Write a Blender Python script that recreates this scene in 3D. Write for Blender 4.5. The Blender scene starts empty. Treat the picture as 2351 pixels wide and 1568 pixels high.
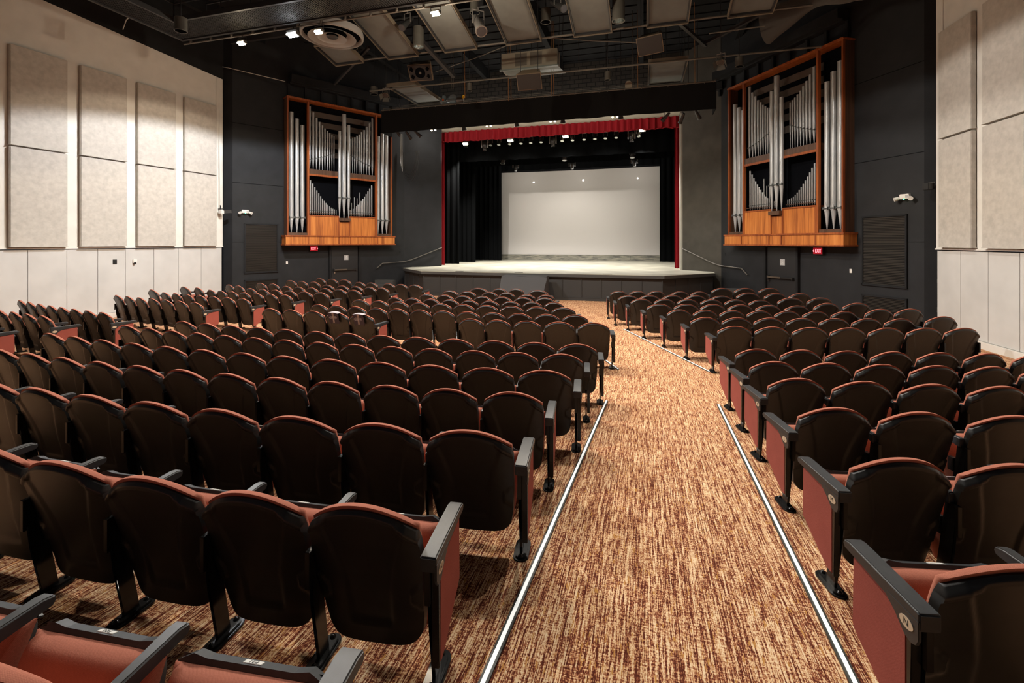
import bpy, bmesh, math, random, json
from mathutils import Vector, Matrix
random.seed(7)
SC = bpy.context.scene
C = SC.collection
PI = math.pi
TH = math.radians(15.9)
# ---------------------------------------------------------------- camera
cam = bpy.data.cameras.new('camera'); cam.sensor_width = 36; cam.lens = 36*1060/2351
cam.shift_y = -(784-556)/2351; cam.clip_start = .05; cam.clip_end = 200
co = bpy.data.objects.new('camera', cam); C.objects.link(co)
co.location = (0, 0, 2.3); co.rotation_euler = (PI/2, 0, TH); SC.camera = co
# ---------------------------------------------------------------- world + exposure
w = bpy.data.worlds.new('world'); SC.world = w; w.use_nodes = True
w.node_tree.nodes['Background'].inputs[0].default_value = (.75, .85, 1, 1)
w.node_tree.nodes['Background'].inputs[1].default_value = .04
SC.view_settings.view_transform = 'Standard'; SC.view_settings.look = 'None'
SC.view_settings.gamma = 1; SC.view_settings.use_curve_mapping = False
SC.view_settings.exposure = EXPOSURE = 0.35
# ---------------------------------------------------------------- lights (most stand in a lamp built further down)
def point(loc, W, col, r=.06):
    l = bpy.data.lights.new('lamp_light', 'POINT'); l.energy = W; l.color = col; l.shadow_soft_size = r
    o = bpy.data.objects.new('lamp_light', l); C.objects.link(o); o.location = loc; return o
def spot(loc, tgt, W, col, deg, r=.08, blend=.15):
    l = bpy.data.lights.new('lamp_light', 'SPOT'); l.energy = W; l.color = col; l.shadow_soft_size = r
    l.spot_size = math.radians(deg); l.spot_blend = blend
    o = bpy.data.objects.new('lamp_light', l); C.objects.link(o); o.location = loc
    o.rotation_euler = (Vector(tgt)-Vector(loc)).to_track_quat('-Z', 'Y').to_euler(); return o
COOL = (.93, .96, 1); WARM = (1, .84, .64); NEUT = (1, .93, .84)
# catwalk work lamps: (x, y, z, watts, colour)
CAT = [(-9.75, 11.12, 8.25, 3900, COOL), (-11.6, 11.12, 8.22, 300, WARM), (-8.87, 11.12, 8.22, 300, WARM),
       (-5.25, 11.12, 8.25, 1900, WARM), (-1.6, 11.12, 8.25, 1900, NEUT), (2.2, 11.12, 8.25, 600, NEUT)]  # the rightmost pair is added out of view to brighten the carpet
# work lamps hung farther back, above and behind the top edge of the view
BACK = [(-7.05, 7.2, 8.5, 750, NEUT), (-2.4, 6.8, 8.5, 1000, NEUT), (1.9, 7.4, 8.5, 480, NEUT)]
for x, y, z, W, col in BACK: spot((x, y, z), (x, y, 0), W, col, 118, .07, .35)
for x, y, z, W, col in CAT:
    spot((x, y, z), (x, y+.6, 0), W, col, 146, .07, .12)
for x, y, z, W in ((-11.6, 11.12, 8.22, 25), (-5.25, 11.12, 8.25, 170), (-1.6, 11.12, 8.25, 90)): point((x, y+.05, z-.03), W, WARM, .06)  # the rightmost point sits in an added lamp out of view
# stage wash lamps on the first electric
STG = [(-9.48, 23.9, 7.73), (-6.88, 23.9, 7.75), (-3.90, 23.9, 7.78), (-.05, 23.9, 7.86)]
for x, y, z in STG: spot((x, y, z-.05), (x, y+.9, 0), 2600, NEUT, 104, .06, .5)
# little twin lamps under the proscenium header
SOF = [(-9.85, 20.6, 7.75), (-7.0, 20.6, 7.75), (-3.95, 20.6, 7.75), (-1.2, 20.6, 7.75)]
for x, y, z in SOF: point((x, y+.1, z-.1), 50, NEUT, .05); spot((x, y+.12, z-.1), (x*.55-2.0, 31, 2.2), 850, NEUT, 50, .05, .6)
for x, y, z in ((-8.1, 29.5, 6.9), (-4.3, 29.5, 6.9), (-.4, 29.5, 6.9)): point((x, y, z), 62, NEUT, .05)  # added fill points below the moving heads, brightening the screen top
# ---------------------------------------------------------------- materials
MATS = {}
def mat(name, col, rough=.6, metal=0, spec=.5, emit=None, es=0, coat=0):
    m = bpy.data.materials.new(name); m.use_nodes = True; b = m.node_tree.nodes['Principled BSDF']
    b.inputs['Base Color'].default_value = (*col, 1); b.inputs['Roughness'].default_value = rough
    b.inputs['Metallic'].default_value = metal; b.inputs['Specular IOR Level'].default_value = spec
    if coat: b.inputs['Coat Weight'].default_value = coat; b.inputs['Coat Roughness'].default_value = .12
    if emit: b.inputs['Emission Color'].default_value = (*emit, 1); b.inputs['Emission Strength'].default_value = es
    MATS[name] = m; return m
class N:
    def __init__(s, m): s.t = m.node_tree; s.b = s.t.nodes['Principled BSDF']
    def n(s, kind, **kw):
        x = s.t.nodes.new('ShaderNode'+kind)
        for k, v in kw.items():
            if k in x.inputs.keys(): x.inputs[k].default_value = v
            else: setattr(x, k, v)
        return x
    def l(s, a, b): s.t.links.new(a, b)
    def coords(s, scale=(1, 1, 1), kind='Object'):
        c = s.n('TexCoord'); mp = s.n('Mapping'); mp.inputs['Scale'].default_value = scale
        s.l(c.outputs[kind], mp.inputs['Vector']); return mp.outputs[0]
    def noise(s, v, sc, det=3, rough=.55):
        x = s.n('TexNoise'); x.inputs['Scale'].default_value = sc; x.inputs['Detail'].default_value = det
        x.inputs['Roughness'].default_value = rough; s.l(v, x.inputs['Vector']); return x.outputs['Fac']
    def ramp(s, f, stops):
        x = s.n('ValToRGB'); e = x.color_ramp.elements
        while len(e) < len(stops): e.new(.5)
        for i, (p, c) in enumerate(stops): e[i].position = p; e[i].color = (*c, 1)
        s.l(f, x.inputs[0]); return x.outputs[0]
    def math(s, op, a, b=None):
        x = s.n('Math', operation=op)
        for i, v in enumerate((a, b)):
            if v is None: continue
            if isinstance(v, (int, float)): x.inputs[i].default_value = v
            else: s.l(v, x.inputs[i])
        return x.outputs[0]
    def mix(s, f, a, b, mode='MIX'):
        x = s.n('Mix', data_type='RGBA', blend_type=mode)
        for i, v in ((0, f), (6, a), (7, b)):
            if isinstance(v, (int, float)): x.inputs[i].default_value = v
            elif isinstance(v, tuple): x.inputs[i].default_value = (*v, 1)
            else: s.l(v, x.inputs[i])
        return x.outputs[2]
    def bump(s, h, st, d=.01):
        x = s.n('Bump'); x.inputs['Strength'].default_value = st; x.inputs['Distance'].default_value = d
        s.l(h, x.inputs['Height']); s.l(x.outputs[0], s.b.inputs['Normal'])
    def color(s, c): s.l(c, s.b.inputs['Base Color'])
def grained(name, col, rough, sc, st, var=.25, dist=.002, spec=.5, metal=0):
    m = mat(name, col, rough, metal, spec); k = N(m); v = k.coords()
    f = k.noise(v, sc); k.bump(f, st, dist)
    g = k.noise(v, sc*.03+.6, 2)
    lo = tuple(c*(1-var) for c in col); hi = tuple(min(1, c*(1+var)) for c in col)
    k.color(k.ramp(g, [(.3, lo), (.7, hi)])); return m
# carpet: short woven dashes running along the aisles, crossed by finer ones
m = mat('carpet', (.4, .2, .1), .95, spec=.1); k = N(m)
a = k.noise(k.coords((185, 8, 1)), 1.0, 2, .5)
b = k.noise(k.coords((26, 130, 1)), 1.0, 2, .5)
d = k.noise(k.coords((240, 75, 1)), 1.0, 1, .5)
e = k.noise(k.coords((75, 1.8, 1)), 1.0, 2)
s1 = k.math('ADD', k.math('MULTIPLY', a, .45), k.math('MULTIPLY', b, .24))
s1 = k.math('ADD', s1, k.math('MULTIPLY', d, .31))
s1 = k.math('ADD', s1, k.math('MULTIPLY', k.math('SUBTRACT', e, .5), .30))
base = k.ramp(s1, [(.425, (.10, .024, .014)), (.47, (.28, .080, .042)), (.505, (.50, .225, .105)), (.545, (.80, .52, .29)), (.63, (.92, .72, .48))])
g = k.noise(k.coords((90, 12, 1)), 1.0, 1)
base = k.mix(k.math('GREATER_THAN', g, .68), base, (.55, .27, .08))
k.color(base); k.bump(s1, .8, .008)
# fabrics
def fabric(name, c1, c2, sc=420):
    m = mat(name, c1, .9, spec=.15); k = N(m); v = k.coords()
    wv = k.n('TexChecker'); wv.inputs['Scale'].default_value = sc; k.l(v, wv.inputs['Vector'])
    n2 = k.noise(v, 160, 2); n3 = k.noise(v, 6, 2)
    c = k.mix(wv.outputs['Fac'], c1, c2); c = k.mix(k.math('MULTIPLY', n2, .55), c, tuple(x*.45 for x in c1))
    c = k.mix(k.math('MULTIPLY', n3, .25), c, tuple(min(1, x*1.5) for x in c1))
    k.color(c); k.bump(n2, .35, .002); return m
fabric('seat_fabric', (.52, .195, .13), (.37, .125, .085))
fabric('panel_fabric', (.40, .11, .085), (.28, .07, .055))
m = grained('black_plastic', (.014, .0142, .0135), .38, 900, .25, .15, .0006, spec=.5)
grained('arm_plastic', (.026, .030, .034), .42, 1100, .5, .15, .0006)
mat('black_steel', (.012, .012, .012), .22, .3)
mat('cup_chrome', (.5, .5, .5), .25, 1)
mat('plate_tan', (.62, .50, .36), .5); mat('plate_white', (.75, .75, .72), .4)
mat('ink', (.01, .01, .01), .6)
grained('wall_white', (.70, .68, .63), .8, 60, .08, .05, .002)
grained('wall_grey_board', (.56, .55, .53), .7, 40, .05, .06, .002)
m = grained('acoustic_cloth', (.50, .47, .425), .95, 240, .5, .10, .003, spec=.1)
grained('black_wall', (.0135, .0145, .0165), .7, 50, .12, .18, .004, spec=.35)
grained('black_paint', (.013, .0135, .015), .75, 50, .1, .25, .003, spec=.25)
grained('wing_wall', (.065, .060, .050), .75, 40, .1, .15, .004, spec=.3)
grained('reveal_grey', (.36, .35, .30), .8, 40, .1, .1, .003)
m = mat('brick_black', (.03, .03, .03), .8, spec=.3); k = N(m)
mp = k.n('Mapping'); c_ = k.n('TexCoord'); k.l(c_.outputs['Object'], mp.inputs[0]); mp.inputs['Rotation'].default_value = (PI/2, 0, 0)
br = k.n('TexBrick'); br.inputs['Scale'].default_value = 1; br.inputs['Brick Width'].default_value = .4; br.inputs['Row Height'].default_value = .2
br.inputs['Mortar Size'].default_value = .018; br.inputs['Color1'].default_value = (.045, .042, .036, 1); br.inputs['Color2'].default_value = (.036, .034, .030, 1); br.inputs['Mortar'].default_value = (.010, .010, .010, 1)
k.l(mp.outputs[0], br.inputs['Vector']); k.color(br.outputs['Color']); k.bump(br.outputs['Fac'], -.6, .01)
grained('ceiling_black', (.009, .0095, .011), .8, 20, .2, .3, .01, spec=.2)
grained('rig_grey', (.11, .10, .085), .5, 60, .1, .2, .002)
grained('rig_dark', (.022, .022, .024), .5, 60, .1, .2, .002)
grained('tray_grey', (.105, .11, .104), .8, 50, .15, .12, .003)
grained('tray_lip', (.13, .105, .075), .6, 50, .1, .12, .003)
grained('stage_floor', (.34, .33, .27), .42, 9, .1, .28, .004)
mat('stage_face', (.032, .0315, .031), .6); mat('stage_lip', (.06, .06, .058), .5)
m = mat('stage_curtain_red', (.26, .003, .010), .75, spec=.3); m.node_tree.nodes['Principled BSDF'].inputs['Sheen Weight'].default_value = .25
m.node_tree.nodes['Principled BSDF'].inputs['Sheen Tint'].default_value = (1, .2, .2, 1)
mat('black_velour', (.0022, .0025, .0028), .95, spec=.05)
m = mat('screen_grey', (.50, .48, .46), .55, spec=.3, coat=.5); k = N(m); k.bump(k.noise(k.coords(), 260, 2), .15, .001)
m.node_tree.nodes['Principled BSDF'].inputs['Coat Roughness'].default_value = .03
m = mat('oak_board', (.2, .19, .15), .6); k = N(m); f = k.noise(k.coords((.6, 1, 9)), 2.2, 6, .65)
k.color(k.ramp(f, [(.40, (.055, .055, .05)), (.5, (.16, .155, .125)), (.62, (.27, .25, .19))]))
def wood(name, c1, c2, c3, sc=(14, 14, .7)):
    m = mat(name, c1, .42, spec=.4); k = N(m); f = k.noise(k.coords(sc), 1, 5, .6); g = k.noise(k.coords((3.3, 3.3, .12)), 1, 2)
    f = k.math('ADD', k.math('MULTIPLY', f, .6), k.math('MULTIPLY', g, .4))
    k.color(k.ramp(f, [(.38, c1), (.5, c2), (.62, c3)])); return m
wood('organ_wood', (.30, .085, .018), (.52, .17, .035), (.66, .25, .06))
wood('organ_trim', (.20, .045, .012), (.30, .075, .018), (.38, .11, .024))
wood('organ_dark_wood', (.06, .03, .018), (.095, .05, .03), (.12, .065, .04))
m = mat('pipe_metal', (.50, .52, .53), .38, .45, .5); k = N(m); f = k.noise(k.coords((8, 8, .7)), 2, 3)
k.color(k.ramp(f, [(.35, (.40, .42, .43)), (.65, (.56, .57, .57))]))
mat('pipe_mouth', (.10, .11, .11), .5, .3)
mat('organ_void', (.004, .0045, .006), .95, spec=.03); mat('lens_dark', (.03, .03, .035), .25)
mat('slat_brown', (.08, .06, .046), .7)
m = mat('grille', (.05, .048, .042), .7)
mat('lamp_glow_white', (1, 1, 1), emit=(.93, .97, 1), es=60); mat('lamp_glow_warm', (1, .9, .7), emit=(1, .80, .48), es=30)
mat('exit_red', (.9, .2, .2), emit=(1, .22, .26), es=2.6); mat('exit_face', (.30, .0, .01), emit=(.8, 0, .02), es=.22)
mat('led_green', (0, .6, .2), emit=(.05, 1, .35), es=6); mat('led_orange', (1, .2, 0), emit=(1, .2, .02), es=2.0)
mat('white_plastic', (.75, .74, .70), .4)
mat('strip_white', (.88, .88, .84), .45, emit=(1, 1, .95), es=.5)  # slight emission added to brighten the white insert, not a lamp
mat('strip_edge', (.03, .035, .03), .5)
mat('reflector', (.8, .85, .85), .15, 1); mat('fixture_black', (.03, .03, .03), .35, .3); mat('fixture_grey', (.22, .21, .20), .35, .6)
mat('can_grey', (.12, .115, .10), .45, .3)
mat('motor_blue', (.20, .27, .30), .4, .2); mat('hook_yellow', (.75, .48, .02), .5); mat('motor_orange', (.8, .15, .02), .5)
mat('speaker_grille', (.032, .028, .027), .8); mat('speaker_box', (.20, .15, .10), .6); grained('mesh_black', (.006, .006, .007), .7, 40, .1)
mat('ac_metal', (.27, .245, .19), .5, .1); mat('ac_pale', (.16, .19, .18), .5); mat('ac_grille', (.12, .11, .09), .7)
mat('rope_brown', (.30, .15, .05), .8); mat('conduit', (.45, .44, .40), .4, .5)
mat('duct_cloth', (.05, .047, .042), .8); mat('diffuser_white', (.24, .23, .22), .7)
m = mat('cover_navy', (.05, .042, .075), .8)
mat('cover_pale', (.36, .32, .34), .8); mat('cover_print', (.65, .65, .72), .7)
mat('door_black', (.013, .0135, .015), .5); mat('sign_grey', (.42, .42, .42), .6); mat('push_bar', (.16, .13, .10), .4, .5)
# ---------------------------------------------------------------- mesh helpers
class MB:
    def __init__(s): s.v = []; s.f = []; s.M = Matrix.Identity(4)
    def add(s, vs, fs):
        o = len(s.v); s.v += [tuple(s.M @ Vector(p)) for p in vs]; s.f += [tuple(i+o for i in f) for f in fs]; return s
    def box(s, c, d, R=None):
        x, y, z = (t/2 for t in d); P = [Vector((a, b, e)) for a in (-x, x) for b in (-y, y) for e in (-z, z)]
        if R is not None: P = [R @ p for p in P]
        return s.add([p+Vector(c) for p in P], [(0, 1, 3, 2), (4, 6, 7, 5), (0, 4, 5, 1), (2, 3, 7, 6), (0, 2, 6, 4), (1, 5, 7, 3)])
    def b2(s, lo, hi): return s.box([(a+b)/2 for a, b in zip(lo, hi)], [abs(b-a) for a, b in zip(lo, hi)])
    def bar(s, p0, p1, w_, h_, up=(0, 0, 1)):
        p0, p1 = Vector(p0), Vector(p1); d = p1-p0; L = d.length; y = d.normalized(); x = y.cross(Vector(up))
        if x.length < 1e-4: x = Vector((1, 0, 0))
        x.normalize(); z = x.cross(y); R = Matrix((x, y, z)).transposed()
        return s.box((p0+p1)/2, (w_, L, h_), R)
    def tube(s, p0, p1, r0, r1=None, n=12, cap=True):
        r1 = r0 if r1 is None else r1; p0, p1 = Vector(p0), Vector(p1); d = (p1-p0).normalized()
        x = d.cross(Vector((0, 0, 1)));  x = Vector((1, 0, 0)) if x.length < 1e-4 else x.normalized(); y = d.cross(x)
        vs = []
        for p, r in ((p0, r0), (p1, r1)):
            vs += [p+(x*math.cos(2*PI*i/n)+y*math.sin(2*PI*i/n))*r for i in range(n)]
        fs = [(i, (i+1) % n, n+(i+1) % n, n+i) for i in range(n)]
        if cap: fs += [tuple(range(n))[::-1], tuple(range(n, 2*n))]
        return s.add(vs, fs)
    def path(s, pts, r, n=8):
        for a, b in zip(pts, pts[1:]): s.tube(a, b, r, n=n)
        return s
    def lathe(s, c, prof, n=20, cap=True):
        vs = []; fs = []
        for r, z in prof: vs += [(c[0]+r*math.cos(2*PI*i/n), c[1]+r*math.sin(2*PI*i/n), c[2]+z) for i in range(n)]
        for k in range(len(prof)-1):
            for i in range(n): fs.append((k*n+i, k*n+(i+1) % n, (k+1)*n+(i+1) % n, (k+1)*n+i))
        if cap: fs += [tuple(range(n))[::-1], tuple((len(prof)-1)*n+i for i in range(n))]
        return s.add(vs, fs)
    def prism(s, poly, a, b, axis=0):
        def P(u, v, w_): return {0: (w_, u, v), 1: (u, w_, v), 2: (u, v, w_)}[axis]
        n = len(poly); vs = [P(u, v, a) for u, v in poly]+[P(u, v, b) for u, v in poly]
        return s.add(vs, [tuple(range(n))[::-1], tuple(range(n, 2*n))]+[(i, (i+1) % n, n+(i+1) % n, n+i) for i in range(n)])
    def grid(s, fn, nu, nv):
        vs = [fn(i/nu, j/nv) for j in range(nv+1) for i in range(nu+1)]
        return s.add(vs, [(j*(nu+1)+i, j*(nu+1)+i+1, (j+1)*(nu+1)+i+1, (j+1)*(nu+1)+i) for j in range(nv) for i in range(nu)])
    def slab(s, front, back, nu, nv):
        o = len(s.v); s.grid(front, nu, nv); n = len(s.v)-o
        vs = [back(i/nu, j/nv) for j in range(nv+1) for i in range(nu+1)]
        s.v += [tuple(s.M @ Vector(p)) for p in vs]; W_ = nu+1; f = lambda i, j: o+j*W_+i
        s.f += [(f(i, j)+n, f(i, j+1)+n, f(i+1, j+1)+n, f(i+1, j)+n) for j in range(nv) for i in range(nu)]
        ring = [(i, 0) for i in range(nu)]+[(nu, j) for j in range(nv)]+[(i, nv) for i in range(nu, 0, -1)]+[(0, j) for j in range(nv, 0, -1)]
        for a, b in zip(ring, ring[1:]+ring[:1]): s.f.append((f(*a), f(*a)+n, f(*b)+n, f(*b)))
        return s
    def mesh(s, name, m, bevel=0, seg=2, smooth=None, angle=40):
        me = bpy.data.meshes.new(name); me.from_pydata(s.v, [], s.f)
        bm = bmesh.new(); bm.from_mesh(me)
        if bevel:
            bmesh.ops.remove_doubles(bm, verts=bm.verts, dist=1e-5)
            ed = [e for e in bm.edges if len(e.link_faces) == 2 and e.calc_face_angle(0) > math.radians(angle)]
            bmesh.ops.bevel(bm, geom=ed, offset=bevel, segments=seg, affect='EDGES', clamp_overlap=True)
        bmesh.ops.recalc_face_normals(bm, faces=bm.faces); bm.to_mesh(me); bm.free()
        me.materials.append(MATS[m] if isinstance(m, str) else m)
        if smooth:
            for p in me.polygons: p.use_smooth = True
            me.set_sharp_from_angle(angle=math.radians(smooth))
        return me
    def build(s, name, m, parent=None, **kw):
        if parent is None:
            xs = [p[0] for p in s.v]; ys = [p[1] for p in s.v]; zs = [p[2] for p in s.v]
            c = ((min(xs)+max(xs))/2, (min(ys)+max(ys))/2, min(zs)); s.v = [(p[0]-c[0], p[1]-c[1], p[2]-c[2]) for p in s.v]
        o = bpy.data.objects.new(name, s.mesh(name, m, **kw)); C.objects.link(o)
        if parent is None: o.location = c
        else: o.parent = parent
        return o
def thing(name, label, cat, loc=(0, 0, 0), rz=0, group=None):
    o = bpy.data.objects.new(name, None); C.objects.link(o); o.empty_display_size = .1
    o.location = loc; o.rotation_euler = (0, 0, rz); o['label'] = label; o['category'] = cat
    if group: o['group'] = group
    return o
def tag(o, label, cat, group=None):
    o['label'] = label; o['category'] = cat
    if group: o['group'] = group
    return o
def struct(o, label=None):
    o['kind'] = 'structure'
    if label: o['label'] = label
    return o
def copy_tree(o, parent=None):
    c = o.copy(); C.objects.link(c)
    if parent is not None: c.parent = parent
    for ch in [x for x in KIDS.get(o.name, [])]: copy_tree(ch, c)
    return c
KIDS = {}
def index_kids():
    KIDS.clear()
    for o in bpy.data.objects:
        if o.parent: KIDS.setdefault(o.parent.name, []).append(o)
def text(name, s, size, m, parent, M, depth=.002, align='CENTER'):
    cu = bpy.data.curves.new(name, 'FONT'); cu.body = s; cu.size = size; cu.extrude = depth; cu.align_x = align; cu.align_y = 'CENTER'
    t = bpy.data.objects.new(name, cu); C.objects.link(t); bpy.context.view_layer.update()
    me = bpy.data.meshes.new_from_object(t.evaluated_get(bpy.context.evaluated_depsgraph_get())); bpy.data.objects.remove(t)
    me.transform(M); me.materials.clear(); me.materials.append(MATS[m])
    o = bpy.data.objects.new(name, me); C.objects.link(o); o.parent = parent; return o
def sm(x, a, b):
    t = max(0, min(1, (x-a)/(b-a))); return t*t*(3-2*t)
def interp(x, xs, ys):
    if x <= xs[0]: return ys[0]
    for a, b, c, d in zip(xs, xs[1:], ys, ys[1:]):
        if x <= b: return c+(d-c)*(x-a)/(b-a)
    return ys[-1]
def fz(x, y):
    return .055*max(0, math.hypot(x+4.5, y-34)-26.6)
AX = -4.22       # the hall's centre line
def mx(x): return 2*AX-x
# ================================================================ THE SETTING
# floor: flat by the stage, gently raked towards the back of the hall
b = MB(); NX, NY = 48, 60
b.grid(lambda u, v: (-17.4+u*26.4, -4+v*28, fz(-17.4+u*26.4, -4+v*28)), NX, NY)
struct(b.build('floor', 'carpet'))
# side walls: white plaster above, butt-jointed grey boards below, low plinth with a lit ledge
def side_wall(name, s):
    X = lambda u: AX+s*u; t = .037
    U = lambda y: 11.2+(14-y)*t
    def slab(mb, y0, y1, z0, z1, off, th, z1b=None):
        z1b = z1 if z1b is None else z1b
        P = [(X(U(y0)-off), y0), (X(U(y1)-off), y1), (X(U(y1)-off+th), y1), (X(U(y0)-off+th), y0)]
        zt = [z1, z1b, z1b, z1]
        mb.add([(p[0], p[1], z0) for p in P]+[(p[0], p[1], zz) for p, zz in zip(P, zt)], [(0, 1, 2, 3), (4, 5, 6, 7), (0, 1, 5, 4), (1, 2, 6, 5), (2, 3, 7, 6), (3, 0, 4, 7)])
    b = MB(); slab(b, -4, 13.9, 2.14, 9.65, 0, .3, 8.50); w = struct(b.build(name, 'wall_white'))
    b = MB(); slab(b, -4, 13.9, -.1, 2.10, -.04, .3); struct(b.build('trim_1' if s < 0 else 'trim_2', 'black_paint'))
    b = MB(); y = 13.84
    ys = [13.86, 13.04, 12.21, 11.4, 10.55, 9.81, 9.06, 8.22]+[8.22-.82*i for i in range(1, 15)]
    for a, c in zip(ys, ys[1:]): slab(b, c+.006, a-.006, .16, 2.09, 0, .03)
    struct(b.build('trim_3' if s < 0 else 'trim_4', 'wall_grey_board'))
    b = MB(); slab(b, -4, 13.88, 0, .15, .05, .08); struct(b.build('baseboard_left' if s < 0 else 'baseboard_right', 'wall_white'))
    b = MB(); slab(b, -4, 13.9, 2.115, 2.15, .03, .06); struct(b.build('trim_5' if s < 0 else 'trim_6', 'wall_white'))
    b = MB(); slab(b, -4, 13.95, 8.5, 11, -.02, .3); struct(b.build('trim_7' if s < 0 else 'trim_8', 'black_paint'))
    b = MB(); slab(b, 13.62, 13.68, 2.15, 8.5, .02, .03); struct(b.build('trim_27' if s < 0 else 'trim_28', 'wall_white'))
    # acoustic panels, two high
    cols = [(7.82, 9.02), (9.33, 10.53), (10.84, 12.05), (12.36, 13.57)] if s < 0 else [(9.55, 10.75), (11.0, 12.21), (12.52, 13.62)]
    for i, (a, c) in enumerate(cols):
        for z0, z1, pos in ((2.17, 4.76, 'lower'), (4.80, 7.38, 'upper')):
            b = MB(); slab(b, a, c, z0, z1, .11, .09)
            o = b.build('acoustic_panel', 'acoustic_cloth', bevel=.012)
            n = ['nearest the camera', 'second from the camera', 'third from the camera', 'farthest from the camera'] if s < 0 else ['cut off by the photo edge', 'second from the pilaster', 'nearest the pilaster']
            tag(o, '%s beige acoustic panel on %s wall, %s' % (pos, 'left' if s < 0 else 'right', n[i]), 'acoustic panel', 'beige cloth acoustic panels on the side walls')
side_wall('wall_left', -1); side_wall('wall_right', 1)
# dark front of the hall, mirrored about the centre line
def run(mb, p, q, z0, z1, th=.25, off=0):
    # vertical slab standing outside the line p>q, th thick
    p, q = Vector(p), Vector(q); d = (q-p).normalized(); n = Vector((d.y, -d.x))*(1 if off >= 0 else 1)
    P = [p+n*off, q+n*off, q+n*(off+th), p+n*(off+th)]
    mb.add([(a.x, a.y, z0) for a in P]+[(a.x, a.y, z1) for a in P], [(0, 1, 2, 3), (4, 5, 6, 7), (0, 1, 5, 4), (1, 2, 6, 5), (2, 3, 7, 6), (3, 0, 4, 7)])
def line(mb, s, p, q, z0, z1, th, off):
    """p, q in half-plan coordinates (u from the centre, y); off>0 towards the hall"""
    P, Q = Vector(p), Vector(q); d = (Q-P).normalized(); n = Vector((-d.y, d.x))
    if n.x > 0: n = -n
    a, bb, c, e = P+n*off, Q+n*off, Q+n*(off-th), P+n*(off-th)
    V = [(AX+s*k.x, k.y) for k in (a, bb, c, e)]
    mb.add([(x, y, z0) for x, y in V]+[(x, y, z1) for x, y in V], [(0, 1, 2, 3), (4, 5, 6, 7), (0, 1, 5, 4), (1, 2, 6, 5), (2, 3, 7, 6), (3, 0, 4, 7)])
F0, F1, O1, G1 = (11.14, 14.28), (10.16, 16.1), (7.32, 20.8), (5.92, 22.2)
def along(p, q, t): return (p[0]+(q[0]-p[0])*t, p[1]+(q[1]-p[1])*t)
ti = 9
for s in (-1, 1):
    sd = 'left' if s < 0 else 'right'
    b = MB(); line(b, s, F0, F1, -.1, 11, .3, 0); line(b, s, (11.5, 14.12), (11.14, 14.28), -.1, 11, .3, 0)
    struct(b.build('wall_front_'+sd, 'black_wall'))
    b = MB(); line(b, s, (11.2, 13.9), (11.55, 14.3), -.1, 8.7, .3, -.25); b.box((AX+s*11.42, 14.0, 4.3), (.18, .1, 8.8)); struct(b.build('trim_%d' % ti, 'organ_void')); ti += 1
    b = MB(); line(b, s, F1, O1, -.1, 11, .3, 0); struct(b.build('wall_organ_'+sd, 'black_wall'))
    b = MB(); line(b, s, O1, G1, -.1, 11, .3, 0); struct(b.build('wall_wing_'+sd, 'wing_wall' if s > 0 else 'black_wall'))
    # cornice beam and battened band above the organ
    b = MB(); line(b, s, F1, O1, 8.98, 9.28, .5, .45); line(b, s, F1, O1, 8.93, 8.98, .3, .25)
    for k in range(9): line(b, s, along(F1, O1, k/8-.008), along(F1, O1, k/8+.008), 8.35, 8.95, .1, .12)
    line(b, s, (5.9, 21.5), (7.4, 20.7), 8.6, 8.9, .2, .2)
    struct(b.build('trim_%d' % ti, 'black_paint')); ti += 1
    # thin horizontal joints in the flank panels
    b = MB()
    for z in (2.3, 4.62, 6.95): line(b, s, F0, F1, z, z+.012, .01, .006)
    struct(b.build('trim_%d' % ti, 'organ_void')); ti += 1
    # proscenium reveal
    x0 = -10.60 if s < 0 else 1.62
    b = MB(); b.b2((x0, 22.2, -.1), (x0+s*.6, 23.0, 11)); struct(b.build('trim_%d' % ti, 'reveal_grey')); ti += 1
b = MB(); b.b2((-10.9, 22.2, 8.22), (1.9, 22.5, 8.5)); b.b2((-10.6, 22.2, 8.22), (1.6, 23.1, 8.30)); struct(b.build('trim_%d' % ti, 'reveal_grey')); ti += 1
b = MB(); b.b2((-11.6, 22.15, 8.5), (3.2, 22.5, 11)); struct(b.build('wall_front', 'brick_black'))
b = MB(); b.b2((-16, 33, 0), (8, 33.2, 11)); b.b2((-16, 22.6, 0), (-15.8, 33, 11)); b.b2((7.8, 22.6, 0), (8, 33, 11)); struct(b.build('wall_stage', 'black_paint'))
b = MB(); b.b2((-16, 22.5, 10.9), (8, 33.2, 11)); struct(b.build('ceiling_stage', 'ceiling_black'))
b = MB(); b.b2((-17.5, -4, 10.9), (9, 22.5, 11.1))
for i in range(40): b.b2((-17.5, -3.5+i*.65, 10.86), (9, -3.4+i*.65, 10.9))
for i in range(7): b.b2((-15.0+i*3.7, -4, 10.35), (-14.8+i*3.7, 22, 10.9))
struct(b.build('ceiling', 'ceiling_black'))
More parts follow.
